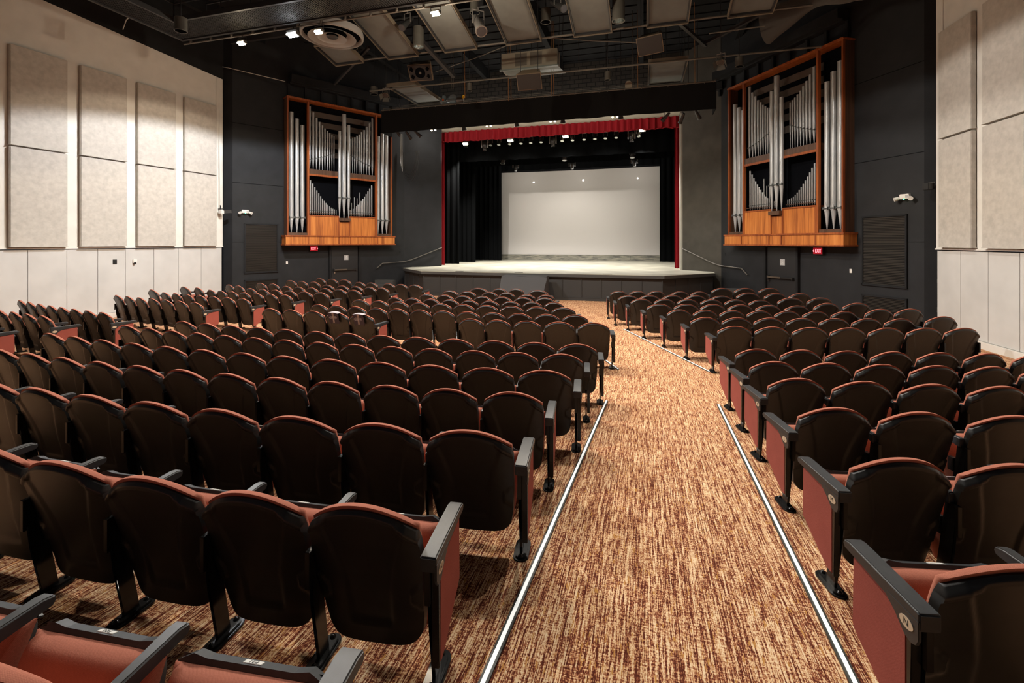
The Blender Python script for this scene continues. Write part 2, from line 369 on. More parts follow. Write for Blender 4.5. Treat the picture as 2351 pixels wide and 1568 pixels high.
# stage
AP = [(-11.25, 20.1), (-9.25, 18.1), (.75, 18.1), (2.80, 20.25)]
def inset(d): return [(-11.25+d, 20.1+.3*d), (-9.25+d*.6, 18.1+d), (.75-d*.6, 18.1+d), (2.80-d, 20.25+.3*d)]
b = MB(); poly = inset(.12)+[(2.68, 22.9), (-11.1, 22.9)]
b.prism(poly, 0, .93, 2); b.b2((-15.9, 22.9, 0), (7.9, 33, .99))
I = inset(.12)
for (p, q) in zip(I, I[1:]):
    p, q = Vector(p), Vector(q); L = (q-p).length; n = max(2, round(L/.74)); d = (q-p)/L; nn = Vector((d.y, -d.x))
    for k in range(n+1):
        c = p+d*(L*k/n); b.bar((*(c+nn*.01), .1), (*(c+nn*.01), .9), .035, .035, (nn.x, nn.y, 0))
    for z, h in ((.05, .10), (.12, .03), (.88, .04)):
        b.bar((*(p+nn*.012), z), (*(q+nn*.012), z), .03, h)
struct(b.build('stage_platform', 'stage_face'))
b = MB(); b.prism(AP+[(2.80, 22.95), (-11.25, 22.95)], .92, 1.035, 2); struct(b.build('trim_%d' % ti, 'stage_lip', bevel=.008)); ti += 1
b = MB(); b.prism(AP+[(2.80, 22.95), (-11.25, 22.95)], 1.037, 1.05, 2); b.b2((-15.9, 22.95, .99), (7.9, 33, 1.05)); struct(b.build('floor_stage', 'stage_floor'))
for i, (x, y) in enumerate([(-7.6, 18.45), (-4.95, 18.4), (-1.35, 18.45)]):
    b = MB(); b.b2((x-.17, y-.05, 1.0505), (x+.17, y+.05, 1.062)); tag(b.build('floor_pocket', 'fixture_black'), ['black floor pocket at the left of the stage edge', 'black floor pocket above the draped steps', 'black floor pocket at the right of the stage edge'][i], 'floor pocket', 'pockets in the stage floor')
# side steps next to the stage
for s, (x0, x1, y0) in ((-1, (-12.25, -11.3, 18.8)), (1, (2.82, 3.75, 18.8))):
    b = MB()
    for k in range(3): b.b2((x0, y0-.1+k*.28, 0), (x1, y0+.18+k*.28, .17+.17*k))
    tag(b.build('side_steps', 'stage_lip'), 'black steps beside the %s end of the stage' % ('left' if s < 0 else 'right'), 'steps')
# draped steps in front of the stage
b = MB(); P = [(17.92, .97), (17.55, .98), (17.42, .9), (16.95, .12), (16.93, 0), (17.92, 0)]
b.grid(lambda u, v: (-5.40+1.8*u+.02*math.sin(9*u*v), 17.48-.55*v+.015*math.sin(14*u)*v, .97-.93*v**1.15+.01*math.sin(11*u)), 24, 12)
b.grid(lambda u, v: (-5.40+1.8*u, 17.95-.47*v, .985-.015*v), 8, 3)
for x in (-5.40, -3.60): b.add([(x, 17.95, .985), (x, 17.48, .97), (x, 16.93, .02), (x, 17.95, .0)], [(0, 1, 2, 3)])
tag(b.build('draped_steps', mat('drape_black', (.055, .054, .056), .9), smooth=50), 'black cloth draped over a sloping block against the stage front', 'draped block')
# ---------------------------------------------------------------- doors, grilles, signs
def organ_pt(s, t, off, z):
    P, Q = Vector(F1), Vector(O1); d = (Q-P).normalized(); n = Vector((-d.y, d.x)); n = n if n.x < 0 else -n
    c = P+d*t+n*off; return Vector((AX+s*c.x, c.y, z)), math.atan2(d.y, s*d.x), Vector((s*n.x, n.y, 0))
OD = (Vector(O1)-Vector(F1)).normalized(); ANG = math.atan2(OD.y, OD.x)  # direction along the splayed wall (half plan)
def wall_frame(s, p, q, t):
    """local frame on a wall line: x along it left to right as seen from the hall, y into the hall, z up"""
    P, Q = Vector(p), Vector(q); d = (Q-P).normalized(); n = Vector((-d.y, d.x)); n = n if n.x < 0 else -n
    c = P+d*t; dx = Vector((s*d.x, d.y)); nx = Vector((s*n.x, n.y))
    ex = dx if s < 0 else -dx      # rightwards for a viewer in the hall
    return Vector((AX+s*c.x, c.y, 0)), math.atan2(ex.y, ex.x)   # local -y then points into the hall
for s, dn in ((-1, 1), (1, 2)):
    loc, rz = wall_frame(s, F1, O1, 2.42)
    t = bpy.data.objects.new('door_%d' % dn, None); C.objects.link(t); t.location = loc; t.rotation_euler = (0, 0, rz); t['kind'] = 'structure'
    b = MB(); b.box((0, -.03, 1.05), (1.22, .05, 2.1)); b.build('door_leaf', 'door_black', t, bevel=.004)
    b = MB()
    for x in (-.68, .68): b.box((x, -.05, 1.07), (.08, .12, 2.14))
    b.box((0, -.05, 2.15), (1.44, .12, .07)); b.build('door_frame', 'black_paint', t)
    b = MB(); b.box((0, -.13, 1.06), (1.1, .05, .06)); b.box((-.52, -.1, 1.05), (.08, .1, .12)); b.box((.5, -.1, 1.05), (.06, .09, .1)); h = b.build('push_bar', 'fixture_black', t, bevel=.008)
    b = MB(); b.box((-.22, -.16, 1.06), (.55, .02, .055)); b.build('push_pad', 'push_bar', h)
    b = MB(); b.tube((-.5, -.1, .93), (-.5, -.14, .93), .03); b.build('door_lock', 'cup_chrome', t)
    sx = .06
    b = MB(); b.box((sx, -.062, 1.6), (.2, .008, .22)); g = b.build('door_sign', 'sign_grey', t); g['label'] = 'grey square accessible-exit sign'
    b = MB(); b.tube((sx, -.067, 1.66), (sx, -.070, 1.66), .016); b.path([(sx, -.068, 1.65), (sx+.005, -.068, 1.61), (sx+.035, -.068, 1.605)], .007)
    b.add([(sx+.034*math.cos(a), -.068, 1.605+.034*math.sin(a)) for a in [PI*.8+i*.35 for i in range(12)]]+[(sx+.024*math.cos(a), -.068, 1.605+.024*math.sin(a)) for a in [PI*.8+i*.35 for i in range(12)]], [(i, i+1, i+13, i+12) for i in range(11)])
    b.box((sx, -.068, 1.535), (.13, .003, .02)); b.build('wheelchair_symbol', 'plate_white', g)
    # illuminated EXIT sign under the organ case
    loc, rz = wall_frame(s, F1, O1, 1.02 if s < 0 else .95)
    t = thing('exit_sign', 'red glowing EXIT sign under the %s organ case' % ('left' if s < 0 else 'right'), 'exit sign', (loc.x, loc.y, 1.90), rz, 'exit signs')
    b = MB(); b.box((0, -.09, .12), (.34, .05, .22)); b.box((0, -.03, .12), (.08, .08, .08)); b.build('housing', 'fixture_black', t, bevel=.006)
    b = MB(); b.box((0, -.118, .12), (.32, .004, .20)); b.build('face', 'exit_face', t)
    text('exit_letters', 'EXIT', .17, 'exit_red', t, Matrix.Translation((-.02 if s < 0 else .02, -.123, .12)) @ Matrix.Rotation(PI/2, 4, 'X') @ Matrix.Diagonal((.62, 1, 1, 1)))
    b = MB(); a = s; cx = -a*.148
    b.path([(cx-(-a)*.012, -.123, .155), (cx+(-a)*.014, -.123, .12), (cx-(-a)*.012, -.123, .085)], .006); b.build('arrow', 'exit_red', t)
    # louvred air grilles in the flank wall
    for zz0, zz1, nm in ((1.06, 3.05, 'tall'), (.02, .80, 'low')):
        loc, rz = wall_frame(s, F0, F1, 1.03+(-.0))
        t = thing('air_grille', '%s black louvred air grille in the dark wall %s of the stage' % (nm, 'left' if s < 0 else 'right'), 'air grille', (loc.x, loc.y, zz0), rz, 'wall air grilles')
        H = zz1-zz0; b = MB()
        for x in (-.61, .61): b.box((x, -.02, H/2), (.05, .05, H))
        for z in (0.025, H-.025): b.box((0, -.02, z), (1.27, .05, .05))
        b.build('frame', 'black_paint', t, bevel=.004)
        b = MB(); n = int(H/.045)
        for k in range(n): b.add([(-.59, -.004, .05+k*(H-.1)/n), (.59, -.004, .05+k*(H-.1)/n), (.59, -.024, .05+(k+.75)*(H-.1)/n), (-.59, -.024, .05+(k+.75)*(H-.1)/n)], [(0, 1, 2, 3)])
        b.build('louvres', 'grille', t)
        b = MB(); b.box((0, -.002, H/2), (1.2, .003, H-.05)); b.build('backing', 'organ_void', t)
    # white emergency light unit
    loc, rz = wall_frame(s, F0, F1, .42)
    t = thing('emergency_light', 'white emergency light with green lamp on the dark %s flank wall' % ('left' if s < 0 else 'right'), 'emergency light', (loc.x, loc.y, 3.42), rz, 'emergency lights')
    b = MB(); b.box((0, -.06, .09), (.24, .1, .13)); b.build('body', 'white_plastic', t, bevel=.012)
    b = MB(); b.box((.09, -.112, .09), (.1, .004, .07)); b.build('vent', 'sign_grey', t)
    for sx in (-1, 1):
        b = MB(); b.tube((sx*.15, -.08, .05), (sx*.21, -.16, .02), .045, .055, 14); b.tube((sx*.1, -.06, .07), (sx*.16, -.09, .05), .02); b.build('lamp_head', 'white_plastic', t, smooth=40)
    b = MB(); b.tube((0, -.1, .02), (0, -.115, .015), .012); b.build('indicator', 'led_green', t)
    loc, rz = wall_frame(s, F0, F1, 2.02)
    b = MB(); b.box((0, -.008, 0), (.075, .012, .12)); o = b.build('switch_plate', 'white_plastic', None, bevel=.003)
    o.location = (loc.x, loc.y, 1.38); o.rotation_euler = (0, 0, rz); tag(o, 'small white switch plate on the dark %s wall' % ('left' if s < 0 else 'right'), 'switch')
    loc, rz = wall_frame(s, F1, O1, 5.25)
    b = MB(); b.box((0, -.008, 0), (.07, .012, .12)); o = b.build('switch_plate', 'black_paint', None, bevel=.003)
    o.location = (loc.x, loc.y, 1.75); o.rotation_euler = (0, 0, rz); tag(o, 'black-painted switch plate beside the %s organ case' % ('left' if s < 0 else 'right'), 'switch')
# left wall plates
xw = lambda y: AX-11.2-(14-y)*.037
b = MB(); b.b2((xw(10.25)-.005, 10.20, 1.63), (xw(10.25)+.015, 10.31, 1.77)); tag(b.build('wall_plate', 'fixture_black', bevel=.003), 'black blank plate on the grey boards of the left wall', 'wall plate')
b = MB(); b.b2((xw(10.8)-.005, 10.75, 1.64), (xw(10.8)+.05, 10.86, 1.76)); o = tag(b.build('thermostat', 'white_plastic', bevel=.008), 'small white box with a dark plug on the left wall', 'wall box')
b = MB(); b.b2((.0, -.045, -.04), (.04, .01, .03)); q = b.build('plug', 'fixture_black', o, bevel=.004)
# surround speakers / bracket units at the corners
t = thing('corner_speaker', 'small black bracketed speaker on the dark right pilaster', 'speaker', (6.93, 14.14, 3.62))
b = MB(); b.box((-.05, -.12, .08), (.16, .18, .17), Matrix.Rotation(.3, 3, 'Z')); b.build('cabinet', 'fixture_black', t, bevel=.01)
b = MB(); b.bar((0, 0, .17), (.12, -.05, .19), .03, .03); b.bar((.0, -.05, .12), (.0, .1, .12), .03, .04); b.build('bracket', 'fixture_grey', t)
t = thing('corner_speaker', 'small pale bracketed unit hanging at the end of the left white wall', 'speaker', (-15.33, 13.7, 3.33))
b = MB(); b.box((.06, 0, .1), (.16, .14, .15)); b.build('cabinet', 'white_plastic', t, bevel=.02)
b = MB(); b.bar((-.08, 0, .22), (.16, .0, .22), .03, .03); b.tube((.02, 0, .2), (.02, 0, .36), .02); b.bar((.1, .1, .12), (.22, .3, .14), .05, .12); b.build('bracket', 'fixture_black', t)
b = MB(); b.tube((0, 0, .36), (-.01, -.03, 4.2), .006); b.build('cable', 'conduit', t)
b = MB(); b.box((0, 0, 0), (.09, .05, .12)); o = b.build('indicator_box', 'fixture_black', None); o.location = (7.10, 14.02, .55); tag(o, 'black box with two orange lamps low beside the right pilaster', 'indicator')
b = MB(); b.tube((-.01, -.03, .08), (-.01, -.035, .08), .022); b.tube((-.01, -.03, .03), (-.01, -.035, .03), .022); b.build('indicator_lamp', 'led_orange', o)
b = MB(); b.box((0, 0, 0), (.08, .05, .1)); o = b.build('junction_box', 'fixture_black', None); o.location = (7.08, 13.95, 1.28); tag(o, 'black and white junction box on the end of the right white wall', 'junction box')
b = MB(); b.add([(-.02, -.03, .02), (.04, -.03, .02), (.01, -.03, .07)], [(0, 1, 2)]); b.build('marking', 'plate_white', o)
# handrails beside the stage
def wing_pt(s, t, off, z):
    P, Q = Vector(O1), Vector(G1); d = (Q-P).normalized(); n = Vector((-d.y, d.x)); n = n if n.x < 0 else -n
    c = P+d*t+n*off; return (AX+s*c.x, c.y, z)
def org_pt(s, t, off, z):
    p, _, _ = organ_pt(s, t, off, z); return tuple(p)
for s in (-1, 1):
    t = thing('handrail', 'black steel handrail on the wall %s of the stage' % ('left' if s < 0 else 'right'), 'handrail', (0, 0, 0))
    pts = [org_pt(s, 3.95, .05, .72), org_pt(s, 3.95, .1, 1.05), org_pt(s, 4.25, .1, 1.28), org_pt(s, 5.45, .1, 1.33), wing_pt(s, .35, .1, 1.42), wing_pt(s, 1.9, .1, 2.0), wing_pt(s, 1.97, .03, 2.03)]
    t.location = (pts[3][0], pts[3][1], 0); L = [(p[0]-t.location.x, p[1]-t.location.y, p[2]) for p in pts]
    b = MB(); b.path(L[1:], .022, 10); b.build('rail', 'rig_grey', t, smooth=40)
    for q in (.75, 1.7):
        a, c = wing_pt(s, q, .1, 1.38+.375*(q-.25)), wing_pt(s, q, 0, 1.30+.375*(q-.25))
        b = MB(); b.tube([a[0]-t.location.x, a[1]-t.location.y, a[2]], [c[0]-t.location.x, c[1]-t.location.y, c[2]], .014); b.build('bracket', 'rig_dark', t)
# ---------------------------------------------------------------- aisle strips
def strip(pts, label):
    t = thing('aisle_strip', label, 'aisle strip', (pts[0][0], pts[0][1], fz(*pts[0])), 0, 'white aisle edge strips')
    P = []; n = 14
    for i in range(n+1):
        x = pts[0][0]+(pts[1][0]-pts[0][0])*i/n; y = pts[0][1]+(pts[1][1]-pts[0][1])*i/n; P.append((x-pts[0][0], y-pts[0][1], fz(x, y)-fz(*pts[0])+.006))
    b = MB()
    for a, c in zip(P, P[1:]): b.bar(a, c, .044, .012)
    b.build('edging', 'strip_edge', t)
    b = MB()
    for a, c in zip(P, P[1:]): b.bar((a[0], a[1], a[2]+.006), (c[0], c[1], c[2]+.006), .020, .006)
    b.build('white_insert', 'strip_white', t)
strip([(-.50, 6.62), (-.75, .6)], 'white aisle strip along the near left edge of the carpeted aisle')
strip([(.99, 6.88), (.90, 1.2)], 'white aisle strip along the near right edge of the carpeted aisle')
strip([(-.49, 12.50), (1.12, 8.83)], 'slanting white aisle strip beside the front right seat ends')
strip([(-.80, 9.32), (-.44, 8.54)], 'short slanting white strip at the end of the front middle seats')
# ================================================================ SEATS
P_SH = [(.0, .250), (.10, .262), (.30, .273), (.60, .279), (.85, .279), (1, .268)]
def hw(t): return interp(t, [a for a, _ in P_SH], [c for _, c in P_SH])
def ycen(z): return interp(z, [.15, .2, .35, .5, .65, .85], [.02, .015, -.018, -.058, -.103, -.172])
def ztop(x, peak, k=.105): return peak-k*(abs(x)/.277)**2.2
def shell_pt(u, v, side):
    s = 2*u-1; s = s*(1.06-.06*s*s) if abs(s) < 1 else s
    x = s*hw(v); v = 1-(1-v)**1.5; zb = .130+.065*abs(s)**8; zt = ztop(x, .828); z = zb+(zt-zb)*v
    y = ycen(z)+.030*abs(s)**3
    if side == 0:
        a = abs(x); r = 0
        wst = interp(z, [.22, .42, .56, .80], [.105, .112, .145, .225])      # Y-shaped crease
        low = sm(z, .225, .245)
        r += .011*sm(a, wst-.012, wst+.012)*1.0+.011*(1-low)*(1-sm(a, wst-.012, wst+.012))
        band = .020+.030*sm(a, .165, .187)
        r += .009*(1-sm(zt-z, band-.006, band+.006))
        if .30 < z < .47 and a > .17:                                          # hand-hold bump low on each side
            hx = max(0, 1-abs(z-.385)/.075); r += .010*sm(a, .262-.055*min(1, hx*1.6), .268-.055*min(1, hx*1.6))*sm(hx, 0, .12)
        y -= r
        y += .036*(1-sm(zt-z, -.012, .032))
    else: y += .032
    return (x, y, z)
def cushion_pt(u, v, side):
    s = 2*u-1; hwv = .268*(1-.05*(1-v)**2); x = s*hwv; zb = .40+.02*abs(s)**4; zt = ztop(x, .846, .108); z = zb+(zt-zb)*v
    y = ycen(z)+.028*abs(s)**3
    if side == 0: return (x, y+.030, z)
    f = max(0, (1-abs(s)**5)*(1-abs(2*v-1)**6))**.5
    return (x, y+.056+.030*f, z)
sh = MB(); sh.slab(lambda u, v: shell_pt(u, v, 0), lambda u, v: shell_pt(u, v, 1), 54, 56)
ME_SHELL = sh.mesh('back_shell', 'black_plastic', smooth=50)
cu = MB(); cu.slab(lambda u, v: cushion_pt(u, v, 0), lambda u, v: cushion_pt(u, v, 1), 22, 22)
ME_CUSH = cu.mesh('back_cushion', 'seat_fabric', smooth=75)
# folded-up seat: cushion faces the back, dark pan on its far side
a68 = math.radians(67); D = Vector((0, math.cos(a68), math.sin(a68))); NN = Vector((0, -math.sin(a68), math.cos(a68))); B0 = Vector((0, .115, .165))
def seat_pt(s, l, n): return Vector((s, 0, 0))+B0+D*l+NN*n
def seat_top(u, v):
    s = 2*u-1; f = max(0, (1-abs(s)**6)*(1-abs(2*v-1)**7))**.5
    wv = .262 if v > .25 else .246+.064*v
    return seat_pt(s*wv, .0+.42*v, .022+.070*f-.012*(1-v))
def seat_bot(u, v):
    s = 2*u-1; wv = .262 if v > .25 else .246+.064*v
    return seat_pt(s*wv, .0+.42*v, -.004)
st = MB(); st.slab(seat_top, seat_bot, 22, 22); ME_SEAT = st.mesh('seat', 'seat_fabric', smooth=75)
pn = MB(); pn.slab(lambda u, v: seat_pt((2*u-1)*.260, .06+.375*v, -.006), lambda u, v: seat_pt((2*u-1)*(.250-.03*abs(2*v-1)**4), .06+.365*v, -.045+.02*abs(2*v-1)**3), 12, 12)
for k in range(10):   # rim lip along the front edge, with the two raised corners
    x0, x1 = -.258+.0516*k, -.258+.0516*(k+1); e = lambda x: .437+.008*sm(abs(x), .17, .20)-.022*sm(abs(x), .22, .258)
    V = [seat_pt(x, l, n) for x in (x0, x1) for l, n in ((.417, .020), (.417, -.030), (e(x), -.026), (e(x), .016))]
    pn.add(V, [(0, 1, 2, 3), (4, 7, 6, 5), (0, 4, 5, 1), (1, 5, 6, 2), (2, 6, 7, 3), (3, 7, 4, 0)])
ME_PAN = pn.mesh('seat_pan', 'arm_plastic', smooth=35)
pl = MB(); V = [seat_pt(x, l, n) for x in (-.032, .032) for l, n in ((.478, .031), (.497, .027), (.497, .0285), (.478, .0325))]
pl = MB(); c = seat_pt(0, .4375, -.004); R = Matrix((Vector((1, 0, 0)), NN, D)).transposed(); pl.box(c, (.066, .022, .004), R); ME_NUM = pl.mesh('number_plate', 'plate_white', bevel=.001)
WID = .29
def arm_mesh(x, end=0):
    r = -.115 if end else -.045
    b = MB(); prof = [(r, .640), (r+.015, .643), (.28, .648), (.318, .640), (.325, .622), (.312, .603), (.20, .597), (.02, .582), (r+.03, .574), (r, .574)]
    hw_ = .023; e_ = (1 if x > 0 else -1)
    if end: b.prism(prof, min(x-e_*.026, x+e_*.052), max(x-e_*.026, x+e_*.052), 0)
    else:
        b.prism(prof, x-hw_, x+hw_, 0); b.v = [(x+(p[0]-x)*interp(p[1], [.02, .12], [.72, 1.12]), p[1], p[2]) for p in b.v]
    return b.mesh('armrest', 'arm_plastic', bevel=.006, seg=3, smooth=40)
def drop_mesh(x, sgn):
    b = MB(); xo = x+sgn*.054
    prof = [(-.112, .61), (-.112, .540), (-.100, .515), (-.075, .505), (-.045, .512), (.005, .560), (.05, .59), (.05, .61)]
    b.prism(prof, min(xo-sgn*.012, xo), max(xo-sgn*.012, xo), 0); return b.mesh('armrest_drop', 'arm_plastic', bevel=.002)
def leg_mesh(x):
    b = MB(); V = []
    for z, y0, y1 in ((.585, -.085, -.01), (.30, -.055, .03), (.02, -.005, .075)):
        V.append([(x+dx, y, z) for dx, y in ((-.009, y0), (.009, y0), (.009, y1), (-.009, y1))])
    for p, q in zip(V, V[1:]): b.add(p+q, [(0, 1, 2, 3), (4, 5, 6, 7), (0, 1, 5, 4), (1, 2, 6, 5), (2, 3, 7, 6), (3, 0, 4, 7)])
    b.box((x, -.085, .50), (.026, .02, .17)); b.box((x, .04, .42), (.03, .05, .10))
    return b.mesh('leg', 'black_steel', bevel=.002, smooth=40)
def foot_mesh(x):
    b = MB(); n = 10; prof = []
    for i in range(n+1): a = PI*i/n; prof.append((x+.048*math.cos(a), .110+.048*math.sin(a)))
    for i in range(n+1): a = PI+PI*i/n; prof.append((x+.048*math.cos(a), -.030+.048*math.sin(a)))
    b.prism(prof, 0, .014, 2)
    sub = [(x+(p[0]-x)*.72, .04+(p[1]-.04)*.86) for p in prof]; b.prism(sub, .012, .024, 2)
    for y in (-.045, .120): b.lathe((x, y, .022), [(.016, 0), (.016, .006), (.009, .013), (.004, .015)], 10)
    return b.mesh('foot', 'black_steel', bevel=.004, smooth=40)
def panel_mesh(x, sgn):
    b = MB(); xo = x+sgn*.047; prof = [(-.045, .57), (.262, .60), (.268, .31), (.262, .285), (.02, .135), (-.02, .125), (-.045, .13)]
    b.prism(prof, min(xo, xo-sgn*.034), max(xo, xo-sgn*.034), 0); return b.mesh('end_panel', 'panel_fabric', bevel=.006, smooth=40)
def spine_mesh(x, sgn):
    b = MB(); xo = x+sgn*.030; b.prism([(-.075, .58), (-.046, .58), (-.046, .13), (-.062, .12)], xo-.018, xo+.018, 0); return b.mesh('panel_spine', 'black_steel', bevel=.003)
def rowplate_mesh(x, sgn):
    b = MB(); xo = x+sgn*.0545; prof = [(-.065+.034*math.cos(a), .560+.021*math.sin(a)) for a in [i*PI/8 for i in range(16)]]
    b.prism([(p[0]+.008, p[1]+.006) for p in prof], min(xo, xo+sgn*.002), max(xo, xo+sgn*.002), 0); return b.mesh('row_plate', 'plate_tan')
XS = {-1: -WID, 1: WID}; XE = {-1: -.318, 1: .318}
ME_ARM = {s: arm_mesh(XS[s]) for s in (-1, 1)}; ME_LEG = {s: leg_mesh(XS[s]) for s in (-1, 1)}; ME_FOOT = {s: foot_mesh(XS[s]) for s in (-1, 1)}
ME_PANEL = {s: panel_mesh(XE[s], s) for s in (-1, 1)}; ME_SPINE = {s: spine_mesh(XE[s], s) for s in (-1, 1)}; ME_DROP = {s: drop_mesh(XE[s], s) for s in (-1, 1)}; ME_RP = {s: rowplate_mesh(XE[s], s) for s in (-1, 1)}
ME_ARME = {s: arm_mesh(XE[s], 1) for s in (-1, 1)}; ME_LEGE = {s: leg_mesh(XE[s]) for s in (-1, 1)}; ME_FOOTE = {s: foot_mesh(XE[s]) for s in (-1, 1)}
def part(name, me, parent, label=None):
    o = bpy.data.objects.new(name, me); C.objects.link(o); o.parent = parent
    if label: o['label'] = label
    return o
LETTER = {}
def make_seat(left=True, right=False, panel=0, plate=False, end=0):
    """left/right: which arm and leg stand with this seat; panel: -1/1 = aisle end panel on that side"""
    t = thing('theatre_seat', 'theatre seat', 'theatre seat')
    part('back_shell', ME_SHELL, t); part('back_cushion', ME_CUSH, t)
    s_ = part('seat', ME_SEAT, t); part('seat_pan', ME_PAN, s_, 'dark grey plastic seat pan')
    if plate: part('number_plate', ME_NUM, s_, 'white seat number plate')
    for sd, on in ((-1, left), (1, right)):
        if not on: continue
        E_ = panel == sd or end == sd
        ar = part('armrest', (ME_ARME if E_ else ME_ARM)[sd], t, 'dark grey armrest'); lg = part('leg', (ME_LEGE if E_ else ME_LEG)[sd], t, 'black steel leg'); part('foot', (ME_FOOTE if E_ else ME_FOOT)[sd], lg)
        if panel == sd:
            part('armrest_drop', ME_DROP[sd], ar)
            part('row_plate', ME_RP[sd], ar, 'tan row plate'); p = part('end_panel', ME_PANEL[sd], t, 'red cloth end panel'); part('panel_spine', ME_SPINE[sd], p)
    return t
PROTO = {}
